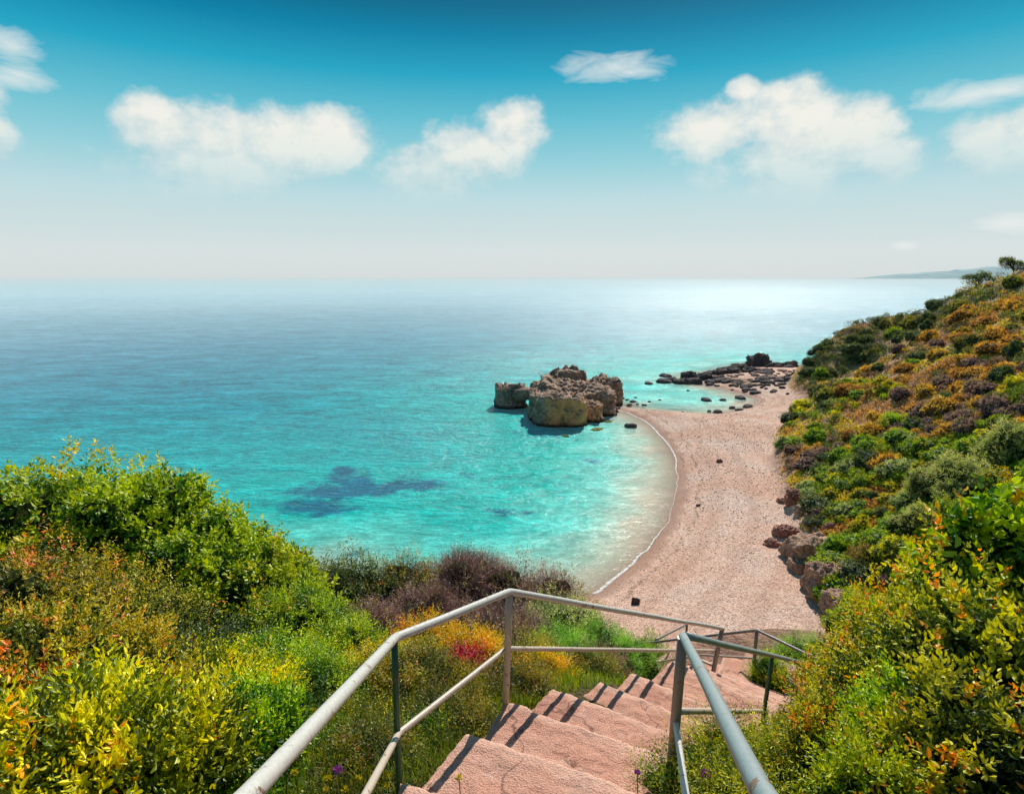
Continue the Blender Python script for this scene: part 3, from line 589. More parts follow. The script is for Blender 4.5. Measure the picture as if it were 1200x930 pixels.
# ------------------------------------------------------------------ hillside shrubs
def march(px, py):
    r = np.stack([(px-600)/F, CP+(465-py)/F*SP, (465-py)/F*CP-SP], -1)
    t = np.full(len(px), 12.0); hit = np.zeros(len(px), bool)
    for k in range(420):
        p = r*t[:, None]; p[:, 2] += CAMZ; g = hz(p[:, 0], p[:, 1]); h = (p[:, 2] < g); hit |= h
        t = np.where(hit, t, t*1.008+.02)
    p = r*t[:, None]; p[:, 2] += CAMZ; return p, hit & (t < 400)
def hillside():
    rng = np.random.default_rng(5); n = 12500
    px = 895+rng.random(n)*345; py = 296+rng.random(n)*450; ex = rng.random(n) < .3; px = np.where(ex, 1240+rng.random(n)*330, px); py = np.where(ex, 200+rng.random(n)*420, py)
    p, hit = march(px, py); fd = hfd(p[:, 0], p[:, 1]); ok = hit & (fd > 1.0) & (p[:, 1] > 16)
    p = p[ok]; px = px[ok]; py = py[ok]; chosen = []
    pr = []
    for i in range(len(p)):
        x, y, z = p[i]; yy = math.hypot(x, y)
        patch = vnoise(np.array([x*.09, y*.09, 3.3]), 5)
        bare = vnoise(np.array([x*.16, y*.16, 9.1]), 15)
        gy = abs((py[i]-470)-(px[i]-948)*-.62)      # thin cover along the gully
        if bare > .25 and rng.random() < .9: continue
        if gy < 9 and 948 < px[i] < 1060 and rng.random() < .85: continue
        if py[i] > 575 and px[i] < 1075 and rng.random() < .72: continue
        s = (.55+1.0*rng.random()**1.5)*(1.0 if y < 70 else 1.15)
        if pr:
            q = np.array(pr); dd = np.hypot(q[:, 0]-x, q[:, 1]-y)
            if (dd < (.62 if (y > 48 and y < 100) else .50)*(s+q[:, 2])).any(): continue
        pr.append((x, y, s))
        # zone palette
        t = py[i] + .35*(1200-px[i]) ; u = rng.random()
        if px[i] < 1115 and py[i] < 470-(px[i]-925)*.62+22: k = 'dark' if u < .8 else ('olive' if u < .92 else 'green')
        elif py[i] < 425 and px[i] > 1040: k = 'rust' if u < .34 else ('olive' if u < .6 else ('orange' if u < .82 else ('dark' if u < .92 else 'purple')))
        elif patch > (.1 if 400 < py[i] < 500 and px[i] > 1010 else .5): k = 'purple' if u < .6 else ('dark' if u < .75 else 'rust')
        elif py[i] < 470: k = 'yellow' if u < .3 else ('rust' if u < .5 else ('olive' if u < .8 else 'green'))
        else: k = 'green' if u < .34 else ('bright' if u < .58 else ('yellow' if u < .80 else ('dark' if u < .86 else ('grey' if u < .92 else ('rust' if u < .96 else 'purple')))))
        chosen.append((x, y, z, s, k, math.hypot(x, y)))
        if len(chosen) > 2300: break
    print('hillside shrubs', len(chosen))
    def scr(i):
        x, y, z = chosen[i][:3]; dz = z-CAMZ; return 600+F*x/(y*CP-dz*SP)
    order = sorted(range(len(chosen)), key=lambda i: (scr(i) > 1215, -chosen[i][3]/chosen[i][5]))
    words = {'green': ('mid green rounded shrub', 'mid green shrubs'), 'bright': ('bright green rounded shrub', 'bright green shrubs'), 'yellow': ('yellow-green shrub', 'yellow-green shrubs'),
             'dark': ('dark green shrub', 'dark green shrubs'), 'olive': ('olive green shrub', 'olive shrubs'), 'purple': ('dry purple-brown shrub', 'purple-brown shrubs'),
             'rust': ('rusty orange shrub', 'rusty orange shrubs'), 'orange': ('orange and yellow shrub', 'orange shrubs'), 'grey': ('silvery green shrub', 'silvery green shrubs')}
    proto = {}
    def get(k, v):
        if (k, v) not in proto:
            r2 = np.random.default_rng(hash((k, v)) % 1 + 31*v+len(k)*7+ord(k[0])); lp = lumps_for(r2, 2.0, 1.15, 9)
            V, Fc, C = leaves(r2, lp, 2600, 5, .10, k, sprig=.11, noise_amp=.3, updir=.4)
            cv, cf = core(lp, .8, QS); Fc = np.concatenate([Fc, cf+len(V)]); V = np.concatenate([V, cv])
            C = np.concatenate([C, np.tile(np.array(PAL[k][0])*1.2, (len(cv), 1))])  # added core painted in the palette's shade colour
            o = mesh_np('shrub', V, Fc, M_FAR, None, C); me = o.data; bpy.data.objects.remove(o); proto[(k, v)] = me
        return proto[(k, v)]
    for n_, i in enumerate(order[:300]):
        x, y, z, s, k, d = chosen[i]; o = bpy.data.objects.new('shrub', get(k, n_ % 3)); COL.objects.link(o)
        o.location = (x, y, z-.12*s); o.rotation_euler = (0, 0, rng.random()*6.28); o.scale = (s, s*(.85+.3*rng.random()), s*(.8+.4*rng.random()))
        zone = 'low on the right hillside near the beach' if hfd(x, y) < 9 else ('halfway up the right hillside' if z < 14 else 'high on the right hillside')
        tag(o, words[k][0]+' '+zone, 'shrub', words[k][1]+' '+zone)
    parts = {'V': [], 'F': [], 'C': []}; off = 0
    for n_, i in enumerate(order[300:]):
        x, y, z, s, k, d = chosen[i]; r2 = np.random.default_rng(n_+1000); lp = lumps_for(r2, 2.0*s, 1.2*s, 5)
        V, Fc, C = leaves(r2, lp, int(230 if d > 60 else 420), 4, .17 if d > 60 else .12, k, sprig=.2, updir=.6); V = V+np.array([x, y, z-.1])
        C = C*(.8+.4*r2.random())
        parts['V'].append(V); parts['F'].append(Fc+off); parts['C'].append(C); off += len(V)
    # low ground cover
    m = 12000; px = 895+rng.random(m)*345; py = 296+rng.random(m)*470; ex = rng.random(m) < .25; px = np.where(ex, 1240+rng.random(m)*330, px); py = np.where(ex, 200+rng.random(m)*420, py); p, hit = march(px, py); ok = hit & (hfd(p[:, 0], p[:, 1]) > .8) & (p[:, 1] > 15); p = p[ok]
    k9 = 14; c = np.repeat(p, k9, 0); N = len(c); c = c+rng.normal(size=(N, 3))*np.array([.45, .45, 0]); c[:, 2] = hz(c[:, 0], c[:, 1])
    a = nrmz(rng.normal(size=(N, 3))*[.6, .6, .3]+[0, 0, 1]); s_ = nrmz(np.cross(a, rng.normal(size=(N, 3)))); h = (.12+.22*rng.random(N))[:, None]
    V = np.stack([c-s_*.05, c+s_*.05, c+s_*.06+a*h, c-s_*.06+a*h*.9], 1).reshape(-1, 3); Fc = np.arange(N)[:, None]*4+np.array([0, 1, 2, 3])
    pt = fbm(c*.12, 3, 40)[:, None]; base = np.where(pt > .12, np.array([.42, .25, .12]), np.where(pt > -.1, np.array([.50, .40, .09]), np.array([.16, .20, .04])))
    C = np.repeat(base*(.5+.9*rng.random((N, 1))), 4, 0)
    parts['V'].append(V); parts['F'].append(Fc+off); parts['C'].append(C)
    tag(mesh_np('hillside_scrub', np.concatenate(parts['V']), np.concatenate(parts['F']), M_FAR, None, np.concatenate(parts['C'])), 'low mixed scrub covering the right hillside between the larger shrubs', 'scrub', kind='stuff')
hillside()
def big_shrub(px, py, W, H, pal, label, name='bush', cat='bush', L=.09, nspr=5000, wid=.42, updir=.6, sprig=.2, dist=None):
    p, hit = march(np.array([float(px)]), np.array([float(py)])); x, y, z = p[0]
    rng = np.random.default_rng(int(px*7+py)); lp = lumps_for(rng, W, H, 10); r = empty(name, (x, y, z-.15)); tag(r, label, cat)
    V, Fc, C = leaves(rng, lp, nspr, 6, L, pal, sprig=sprig, wid=wid, updir=updir); mesh_np('foliage', V, Fc, M_LEAF, r, C); cv, cf = core(lp, .8); mesh_np('shade_core', cv, cf, M_INNER, r)  # foliage shell gets a dark light-blocking core added inside
    bv, bf = branches(rng, lp, np.array([0, 0, -.1]), 16, .05); mesh_np('branch', bv, bf, M_BARK, r, smooth=True)
big_shrub(1120, 590, 5.0, 3.4, 'grey', 'largest silvery feathery bush low on the right hillside', wid=.16, L=.28, nspr=6500)
big_shrub(1185, 545, 4.5, 3.2, 'grey', 'silvery feathery bush cut by the right edge of the picture', wid=.16, L=.28, nspr=5500)
big_shrub(1080, 625, 3.2, 2.0, 'grey', 'grey-green rounded bush below the largest silvery bush', L=.1)
big_shrub(1110, 622, 2.6, 2.2, 'green', 'green bush right of the grey-green rounded one', L=.1)
big_shrub(1020, 660, 3.6, 1.3, 'olive', 'low olive bush growing over the boulders beside the beach', L=.09)
big_shrub(1050, 505, 4.0, 1.8, 'green', 'wide dark green bush in the middle of the right hillside', L=.12)
def tree(px, py, y, H, W, label, pal='dark'):
    t = Y(px, py, y); x, yy = t[0], t[1]; g = float(hz(x, yy)); H = min(max(t[2]-g, 2.4), H); rng = np.random.default_rng(int(px))
    r = empty('tree', (x, yy, g)); tag(r, label, 'tree'); lp = []
    tp = [tube_np([(0, 0, -.3), (.1, 0, H*.3), (-.1, .1, H*.6), (.1, 0, H*.85)], [.16, .13, .09, .03], 7)]
    for k in range(10):
        a = rng.random()*6.28; q = (.3+.7*rng.random()); h = H*(.45+.5*rng.random()); c = (math.cos(a)*W*.36*q, math.sin(a)*W*.36*q, h)
        s = W*(.12+.10*rng.random()); lp.append((*c, s, s, s*.75)); tp.append(tube_np([(0, 0, h*.45), (c[0]*.5, c[1]*.5, h*.75), c], [.07, .05, .02], 5))
    V, F_ = joinnp(tp); mesh_np('trunk', V, F_, M_BARK, r, smooth=True)
    V, Fc, C = leaves(rng, lp, 2600, 6, .16, pal, sprig=.3, noise_amp=.35); mesh_np('crown', V, Fc, M_LEAF, r, C)
tree(1152, 301, 104, 3.6, 5.2, 'dark spreading tree highest on the ridge against the sky'); tree(1108, 318, 110, 3.2, 4.0, 'dark rounded tree on the ridge left of the highest tree')
tree(1128, 318, 107, 2.6, 3.4, 'small dark tree between the two bigger ridge trees'); tree(1190, 303, 101, 2.5, 4.6, 'low dark tree on the ridge at the right edge')
# ------------------------------------------------------------------ rocks
def rockv(rng, size, sub=3, box=.45, amp=.22, freq=1.6, strata=0, tilt=(0, 0), crag=0.0):
    V, Fc = ICO[sub]; V = V.copy(); m = np.abs(V).max(1, keepdims=True); V = V*(1-box)+V/m*box*.8
    sz = np.array(size)/2.0; seed = int(rng.integers(1e6)); off = rng.random(3)*50
    d = fbm(V*freq+off, 5, seed, .55)
    if crag: d = d + crag*(.5-np.abs(fbm(V*freq*2.4+off, 4, seed+9)))
    V = V*(1+amp*d[:, None]*1.8)*sz
    if strata:
        lv = V[:, 2]/strata+fbm(V*.4+off, 2, seed+5)*.8; st = np.floor(lv)+sstep(lv-np.floor(lv), .25, .75)
        V[:, :2] *= (1+.09*np.sin(st*12.9+off[0]))[:, None]
    V[:, 2] += V[:, 0]*tilt[0]+V[:, 1]*tilt[1]
    a = rng.random()*6.28 if box < .4 else 0; c, s = math.cos(a), math.sin(a)
    V = np.column_stack([V[:, 0]*c-V[:, 1]*s, V[:, 0]*s+V[:, 1]*c, V[:, 2]]); return V, Fc
def rock(loc, size, m, label, name='rock', cat='rock', group=None, **kw):
    rng = np.random.default_rng(int(abs(loc[0]*131+loc[1]*37))+7); V, Fc = rockv(rng, size, **kw)
    o = mesh_np(name, V, Fc, m, smooth=kw.get('sub', 3) >= 5, loc=tuple(float(v) for v in loc)); return tag(o, label, cat, group)
def main_rock():
    rng = np.random.default_rng(11); cx, cy, _ = P(662, 500); parts = []
    def lump(px, py0, y, size, z, seed, **kw):
        q = Y(px, py0, y); r = np.random.default_rng(seed); V, Fc = rockv(r, size, **kw); parts.append((V+np.array([q[0], y, z]), Fc))
    lump(656, 480, 82.0, (7.8, 6.5, 7.8), .2, 1, sub=6, box=.62, amp=.18, freq=1.5, crag=1.0)
    lump(690, 480, 84.5, (4.0, 6.0, 5.0), .0, 2, sub=6, box=.42, amp=.2, freq=1.6, crag=.8)
    lump(636, 470, 85.5, (4.4, 6, 8.0), .0, 3, sub=6, box=.7, amp=.16, freq=2.0, crag=1.0)
    lump(676, 465, 89, (11.5, 8.5, 8.2), .2, 4, sub=6, box=.62, amp=.18, freq=2.0, crag=1.2, tilt=(-.14, .06))
    lump(650, 462, 91, (8.0, 6, 8.2), .0, 5, sub=6, box=.72, amp=.14, freq=2.2, crag=1.1, tilt=(.08, .05))
    lump(664, 455, 96, (6.5, 5.5, 10.0), .2, 6, sub=6, box=.4, amp=.16, freq=2.2, crag=1.2)
    lump(706, 465, 95, (6.0, 6, 7.6), .2, 7, sub=6, box=.6, amp=.18, freq=2.2, crag=1.2)
    V, Fc = joinnp(parts); rg = .5-np.abs(fbm(V*.9, 4, 33)); V = V + fbm(V*1.1, 4, 3)[:, None]*np.array([.25, .25, .4])+ fbm(V*3.1, 3, 13)[:, None]*np.array([.14, .14, .22])+rg[:, None]*np.array([.25, .25, .55])*(V[:, 2:]>1)
    tag(mesh_np('sea_rock', V, Fc, M_STACK, smooth=True), 'big flat-topped sea rock with a golden front face standing in the turquoise bay', 'rock')
main_rock()
q = Y(597, 463, 92.5); rock((q[0]+.15, 92.5, -.3), (5.0, 4.2, 7.8), M_STACK, 'dark square sea stack just left of the big rock', name='sea_stack', sub=6, box=.7, amp=.17, freq=2.0, crag=1.3)
q = Y(615, 470, 91); rock((q[0], 91, 2.3), (3.6, 2.6, 1.9), M_STACK, 'small rock bridging the gap between the sea stack and the big rock', sub=5, box=.5, amp=.2, crag=1.)
q = Y(664, 440, 95); rock((q[0], 95, float(q[2])-.25), (4.6, 2.6, 2.5), M_STACK, 'brown boulder lying on top of the big sea rock', name='boulder', cat='boulder', sub=5, box=.3, amp=.2, freq=1.6, crag=.6)
SR = [(760, 450, 10), (778, 448, 18), (780, 441, 14), (806, 458, 4), (827, 469.5, 12), (847, 469, 9), (868, 467, 13), (858, 478, 8), (876, 477, 12), (841, 483, 10), (831, 482, 5), (866, 481, 9), (895, 476, 7), (881, 481, 8), (745, 466, 4), (761, 471, 4), (773, 469, 4), (755, 475, 6), (742, 471, 8), (800, 483, 3), (726, 457, 7), (724, 474, 11), (729, 467, 7), (735, 469, 5), (737, 475, 8), (747, 474, 4)]
for px, py, w in SR:
    q = P(px, py); sc = w*np.linalg.norm(q-[0, 0, CAMZ])/F
    rock((q[0], q[1], -.05), (sc, sc*.8, .45*sc+.25), M_REEF, 'small dark rock poking out of the shallow lagoon', group='dark rocks in the lagoon shallows', sub=3, box=.35, amp=.25, crag=.4)
q = P(739, 500); rock((q[0], q[1], 0), (1.7, 1.2, 1.0), M_REEF, 'single dark rock in the clear water between the big rock and the beach', sub=4, box=.4, amp=.2, crag=.4)
for px, py, w, lab in [(700, 503, 14, 'algae-green rock awash at the right foot of the big sea rock'), (712, 494, 10, 'small algae-green rock between the big sea rock and the beach'), (663, 511, 8, 'yellowish sunken rock in the shadow of the big sea rock')]:
    q = P(px, py); sc = w*.115; rock((q[0], q[1], -.02), (sc*1.3, sc*.9, .34), M_ALGAE, lab, sub=3, box=.2, amp=.25)
# reef
def reef():
    rng = np.random.default_rng(3); n = 0
    big = [(888, 431, 20, 3.2), (865, 437, 20, 1.9), (852, 440, 22, 1.7), (838, 443, 16, 1.7), (823, 446, 18, 1.5), (806, 444, 14, 1.5), (812, 449, 16, .9), (798, 449, 16, .8), (876, 440, 18, 1.6), (905, 434, 16, 1.6), (918, 433, 14, 1.5), (928, 431, 10, 1.6), (895, 440, 16, 1.3), (845, 449, 16, .9), (786, 447, 10, .7), (912, 440, 12, 1.0)]
    for px, py, w, h in big:
        q = P(px, py); sc = w*np.linalg.norm(q-[0, 0, CAMZ])/F
        rock((q[0], q[1], .1), (sc, sc*.75, h*1.6), M_REEF, 'large dark jagged rock on the reef beyond the lagoon', group='large dark rocks of the reef', sub=5, box=.7, amp=.32, freq=2.1, crag=1.2, strata=.35, tilt=(.15, .1))
    while n < 120:
        t = rng.random(); px = 818+t*112; c = 451-10*t+6; py = c+rng.normal()*(4.5+3.5*t)
        if py < 437-8*t+3 or py > 470 or (px < 888 and py > 449+(px-820)*.24): continue
        q = P(px, py); sc = (.5+1.5*rng.random()**2); g = float(hz(q[0], q[1])); n += 1
        rock((q[0], q[1], max(g, 0)+.02), (sc*1.4, sc, .35+.35*sc), M_REEF if rng.random() < .75 else M_TAN, 'flat broken slab of rock on the shore of the reef', group='broken slabs on the reef shore', sub=2, box=.5, amp=.25)
reef()
for px, py, w, h, m, lab in [(921, 628, 24, 1.1, M_RED, 'rounded red-brown rock at the hill foot beside the beach'), (905, 640, 18, .7, M_RED, 'smaller red-brown rock lying out on the pebbles'), (945, 652, 46, 2.0, M_TAN, 'large tan boulder with shadow on the pebbles'),
        (968, 690, 44, 2.3, M_TAN, 'large brown boulder below the olive bush'), (938, 668, 26, 1.0, M_TAN, 'low tan rock in front of the large tan boulder'), (960, 606, 18, .9, M_RED, 'pinkish rock under the shrubs at the hill foot'),
        (972, 622, 14, .8, M_RED, 'small brown rock right of the pinkish one'), (935, 585, 26, 1.3, M_RED, 'dark red outcrop under the green shrubs'), (918, 588, 14, .5, M_RED, 'low dark stone beside the red outcrop'), (985, 715, 40, 1.6, M_TAN, 'brown earth-covered boulder nearest the stairs'),
        (745, 708, 9, .55, M_REEF, 'dark upright stone standing alone on the pebbles'), (843, 541, 7, .4, M_RED, 'small red stone in the middle of the beach'), (818, 593, 5, .3, M_REEF, 'tiny dark stone in the middle of the beach'), (943, 600, 20, .7, M_TAN, 'pale flat rock beside the red outcrop'), (957, 640, 22, 1.2, M_TAN, 'pale boulder behind the large tan boulder')]:
    p, hit = march(np.array([float(px)]), np.array([float(py)])); q = p[0]; sc = .82*w*np.linalg.norm(q-[0, 0, CAMZ])/F; h *= .75
    rock((q[0], q[1], q[2]+h*.12), (sc, sc*.85, h*1.5), m, lab, name='boulder' if w > 20 else 'rock', cat='boulder' if w > 20 else 'rock', sub=5, box=.4, amp=.3, freq=1.4, crag=1.1)
# pebbles
def pebbles():
    m, nt, out = mat('pebble'); c = nt.add('ShaderNodeVertexColor', layer_name='Col').outputs[0]; finish(nt, out, principled(nt, c, .8, None, .3))
    rng = np.random.default_rng(9); n = 46000
    x = 3+rng.random(n)*50; y = 24+rng.random(n)**1.4*75
    px = 700; i = np.clip(np.searchsorted(AX, x)-1, 0, len(AX)-2); j = np.clip(np.searchsorted(AY, y)-1, 0, len(AY)-2)
    ok = (GSD[j, i] > .5) & (GFD[j, i] < .9) & (fbm(xy0(x, y, .18), 3, 50) > -.35+rng.random(n)*.3); x, y = x[ok], y[ok]; n = len(x); z = hz(x, y)
    s = (.022+.035*rng.random(n)**3)*np.clip(y/34, .8, 1.7)
    o = np.array([[1, 0, 0], [0, 1, 0], [-1, 0, 0], [0, -1, 0], [0, 0, .7], [0, 0, -.4]], float)
    a = rng.random(n)*6.28; V = o[None]*(.7+.5*rng.random((n, 6, 1)))*s[:, None, None]; c_, s_ = np.cos(a)[:, None], np.sin(a)[:, None]
    V = np.stack([V[..., 0]*c_-V[..., 1]*s_+x[:, None], V[..., 0]*s_+V[..., 1]*c_+y[:, None], V[..., 2]+z[:, None]+s[:, None]*.2], -1).reshape(-1, 3)
    f = np.array([[0, 1, 4], [1, 2, 4], [2, 3, 4], [3, 0, 4]]); Fc = (np.arange(n)[:, None, None]*6+f[None]).reshape(-1, 3)
    base = np.array([[.72, .62, .55], [.66, .45, .35], [.52, .35, .27], [.85, .78, .72], [.55, .36, .28]])[rng.integers(5, size=n)]*(.7+.5*rng.random((n, 1)))
    tag(mesh_np('pebbles', V, Fc, m, None, np.repeat(base, 6, 0)), 'loose pale and pink pebbles strewn over the beach', 'pebbles', kind='stuff')
pebbles()
# ------------------------------------------------------------------ stairs
def slab(name, plan, z, thick, parent, seed, m=None, div=60):
    """plan: near-left, near-right, far-right, far-left; rough-edged concrete slab"""
    a, b, c, d = [np.array(p, float) for p in plan]; n = div
    u = np.linspace(0, 1, n); k = 6; rnd = .025
    S_, T_ = np.meshgrid(u, u)
    top = ((1-S_)*(1-T_))[..., None]*a+(S_*(1-T_))[..., None]*b+(S_*T_)[..., None]*c+((1-S_)*T_)[..., None]*d
    zz = np.full(S_.shape, z)
    # round the rim
    w = np.linalg.norm(b-a); l = np.linalg.norm(d-a)
    e = np.minimum(np.minimum(S_, 1-S_)*w, np.minimum(T_, 1-T_)*l)
    zz = zz-rnd*np.clip(1-e/rnd, 0, 1)**2
    V = [np.column_stack([top.reshape(-1, 2), zz.ravel()])]; idx = np.arange(n*n).reshape(n, n)
    Fs = [np.stack([idx[:-1, :-1], idx[:-1, 1:], idx[1:, 1:], idx[1:, :-1]], -1).reshape(-1, 4)]
    ring = np.concatenate([idx[0, :-1], idx[:-1, -1], idx[-1, :0:-1], idx[:0:-1, 0]]); R = V[0][ring]; nr = len(ring); off = n*n; prev = ring
    for j in range(1, k+1):
        q = R.copy(); q[:, 2] -= thick*(j/k)**1.2; V.append(q); cur = np.arange(nr)+off; off += nr
        Fs.append(np.stack([prev, cur, np.roll(cur, -1), np.roll(prev, -1)], -1)); prev = cur
    ta = np.concatenate([T_.ravel(), np.ones(sum(len(v) for v in V[1:]))]); V = np.concatenate(V); Fs = np.concatenate(Fs)
    nn = fbm(V*3.1, 4, 60+seed); n2 = fbm(V*11, 3, 61)
    ee = np.ones(len(V)); 
    hf = fbm(V*22, 3, 64)
    V = V+np.stack([fbm(V*2+9, 2, 62)*.5+fbm(V*14+9, 3, 65)*.45, fbm(V*2+19, 2, 63)*.5+fbm(V*14+19, 3, 66)*.45, nn*.5+n2*.4+hf*.3], -1)*np.array([.045, .045, .032])
    mesh_np(name, V, Fs, m or M_CONC, parent, smooth=True, attrs={'tread': ta, 'joint': np.full(len(V), .30+.25*((seed*.618) % 1))})
def P2(px, py, z): return P(px, py, z)[:2]
stairs = empty('concrete_stairs', (0, 0, 0)); tag(stairs, 'worn pink concrete stairs going down between the handrails to the beach', 'stairs')
lev = [(468, 912, 16.86), (546, 856, 16.62), (594, 820, 16.34), (646, 804, 16.02), (703, 797, 15.62), (741, 786, 15.27), (786, 773, 14.82)]
A = []; B = []; Z = []
ang = [20, 24, 26, 30, 35, 38, 38]
A.append(P2(450, 985, 17.1)); B.append(P2(450, 985, 17.1)+np.array([1.55, -.45])); Z.append(17.1)
for (px, py, z), th in zip(lev, ang):
    a = P2(px, py, z); t = math.radians(th); wd_ = 1.55 if th < 30 else 1.45; A.append(a); B.append(a+wd_*np.array([math.cos(t), -math.sin(t)])); Z.append(z)
dirn = np.array([.63, .777]); z = Z[-1]; a = A[-1]
for k in range(5):
    a = a+dirn*.62; z -= .40; t = math.radians(38); A.append(a); B.append(a+1.45*np.array([math.cos(t), -math.sin(t)])); Z.append(z)
slab('step', [(-.85, 1.1), (.7, .9), (.72, 1.75), (-.82, 2.1)], 17.5, .6, stairs, 90); slab('step', [(-.8, -1.2), (.65, -1.2), (.68, .95), (-.84, 1.15)], 18.0, .9, stairs, 91)
for i in range(1, len(A)):
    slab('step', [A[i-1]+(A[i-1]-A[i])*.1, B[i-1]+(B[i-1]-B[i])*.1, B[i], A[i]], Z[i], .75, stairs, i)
La, Lb = A[-1], B[-1]; LZ = Z[-1]-.22
f1 = Y(883, 795, 10.2)[:2]
slab('landing', [La-dirn*.1, Lb-dirn*.1+np.array([.25, -.2]), Lb+dirn*1.3+np.array([.5, -.4]), La+dirn*1.35+np.array([-.2, .15])], LZ, .9, stairs, 40, div=46)
c0 = La+dirn*1.3; d2 = np.array([-.86, .5]); n2_ = np.array([.5, .86])
for k in range(6):
    a = c0+d2*(.5*k)-np.array([.1, 0]); slab('step', [a, a+n2_*-1.1, a+n2_*-1.1+d2*.55, a+d2*.55], LZ-.24*(k+1), .7, stairs, 50+k, div=16)
# ------------------------------------------------------------------ railings
def rail_tube(name, pts, r, m, parent, n=16, sag=True):
    pts = [np.array(p, float) for p in pts]; out = [pts[0]]
    for i in range(1, len(pts)-1):
        p0, p1, p2 = pts[i-1], pts[i], pts[i+1]; e0 = nrmz(p0-p1); e1 = nrmz(p2-p1); k = min(r*1.3, .4*np.linalg.norm(p0-p1))
        for t in (0, .5, 1): out.append((1-t)**2*(p1+e0*k)+2*t*(1-t)*p1+t*t*(p1+e1*k))
    out.append(pts[-1]); dense = []
    for a, b in zip(out[:-1], out[1:]):
        m_ = max(1, int(np.linalg.norm(b-a)/.35))
        for j in range(m_): dense.append(a+(b-a)*j/m_)
    dense.append(out[-1]); dense = np.array(dense)
    if sag and len(dense) > 4: dense[1:-1] += fbm(dense[1:-1]*1.5, 2, 5)[:, None]*.004
    V, Fc = tube_np(dense, np.full(len(dense), r), n)
    # caps
    c0, c1 = len(V), len(V)+1; V = np.concatenate([V, dense[:1], dense[-1:]]); i = np.arange(n); L_ = len(dense)-1
    me_f = np.concatenate([Fc, np.stack([(i+1) % n, i, np.full(n, c0), np.full(n, c0)], -1)[:, [0, 1, 2, 3]]])
    tri = [[(k+1) % n, k, c0] for k in range(n)]+[[L_*n+k, L_*n+(k+1) % n, c1] for k in range(n)]
    bm = bmesh.new(); vs = [bm.verts.new(v) for v in V]
    for f in Fc: bm.faces.new([vs[j] for j in f]).smooth = True
    for f in tri: bm.faces.new([vs[j] for j in f])
    me = bpy.data.meshes.new(name); bm.to_mesh(me); bm.free(); me.materials.append(m); o = bpy.data.objects.new(name, me); COL.objects.link(o); o.parent = parent; return o
W = lambda x, y, z: np.array([x, y, z+CAMZ])
left = empty('handrail', (0, 0, 0)); tag(left, 'long white left handrail bending down along the steps, with two rails', 'handrail')
right = empty('handrail', (0, 0, 0)); tag(right, 'blue-grey right handrail turning at the corner post beside the steps', 'handrail')
low = empty('handrail', (0, 0, 0)); tag(low, 'thin grey railing around the far side of the lower landing', 'railing')
L1t, L2t, L3t = Y(462, 748, 3.43), Y(597, 693, 4.63), Y(846, 736, 8.64); L1b, L2b, L3b = Y(467, 915, 3.43), Y(592, 824, 4.63), Y(831, 803, 8.64)
L3e = L3t+(L3t-L2t)*.012
rail_tube('top_rail', [(-.62, -.6, 20-.36), W(-.66, 1.27, -1.27), L1t, L2t, L3e], .029, M_WHITE, left)
rail_tube('mid_rail', [W(-.64, -.3, -1.15), W(-.68, 1.6, -2.03), Y(467, 859, 3.43), Y(593, 760, 4.66), Y(836, 762, 8.62)], .022, M_CREAM, left)
rail_tube('post', [L1b-[0, 0, .3], L1t-[0, 0, .02]], .021, M_GREEN, left); rail_tube('post', [L2b-[0, 0, .15], L2t-[0, 0, .02]], .030, M_CREAM, left); rail_tube('post', [L3b-[0, 0, .2], L3t-[0, 0, .02]], .036, M_DARK, left)
rail_tube('post', [W(-.62, -.5, -1.8), (-.62, -.5, 20-.42)], .03, M_CREAM, left)
Rt, Rb, Gt, Gb = Y(800, 744, 3.73), Y(787, 890, 3.73), Y(905, 768, 6.19), Y(889, 868, 6.19)
rail_tube('top_rail', [W(.28, -.6, -.32), W(.585, 1.19, -1.18), Rt+[0, -.01, 0]], .029, M_BLUE, right)
Re = Rt+(Gt-Rt)*1.9
rail_tube('lower_top_rail', [Rt+(Gt-Rt)*.012, Gt, Re], .027, M_BLUE, right)
Rm = Y(792, 846, 3.73); rail_tube('mid_rail', [W(.32, -.4, -1.15), W(.63, 1.6, -2.06), Rm], .020, M_WHITE, right)
Rm2 = Y(794, 833, 3.73); Gm = Y(893, 833, 6.17); rail_tube('lower_mid_rail', [Rm2, Gm, Rm2+(Gm-Rm2)*1.6], .024, M_CREAM, right)
rail_tube('post', [Rb-[0, 0, .2], Rt-[0, 0, .02]], .036, M_POST, right); rail_tube('post', [Gb-[0, 0, .3], Gt], .024, M_GREEN, right)
rail_tube('post', [(.28, -.5, 18.1), (.28, -.5, 19.6)], .03, M_POST, right)
F1t = Y(887, 738, 10.23); F1b = Y(882, 797, 10.23); F0t = Y(769, 752, 11.6); F0b = Y(767, 787, 11.6); Fe = Y(968, 777, 9.2); Fa = Y(739, 755, 11.9); H1t = Y(805, 731, 13.6); H1b = H1t-[0, 0, 1.1]
rail_tube('top_rail', [Fe, F1t, F0t, Fa], .026, M_DARK, low); rail_tube('mid_rail', [Y(944, 806, 9.25), Y(885, 771, 10.2), Y(823, 767, 10.9), Y(768, 776, 11.6), Y(745, 779, 11.8)], .02, M_CREAM, low)
rail_tube('post', [F1b-[0, 0, .1], F1t], .034, M_DARK, low); rail_tube('post', [F0b-[0, 0, .3], F0t], .028, M_DARK, low)
low2 = empty('handrail', (0, 0, 0)); tag(low2, 'short thin railing rising behind the corner post toward the last flight', 'railing')
rail_tube('top_rail', [F0t+[0, .06, .01], H1t], .024, M_DARK, low2); rail_tube('mid_rail', [Y(769, 776, 11.66), Y(791, 765, 12.8)], .02, M_CREAM, low2); rail_tube('post', [H1b, H1t], .028, M_DARK, low2)
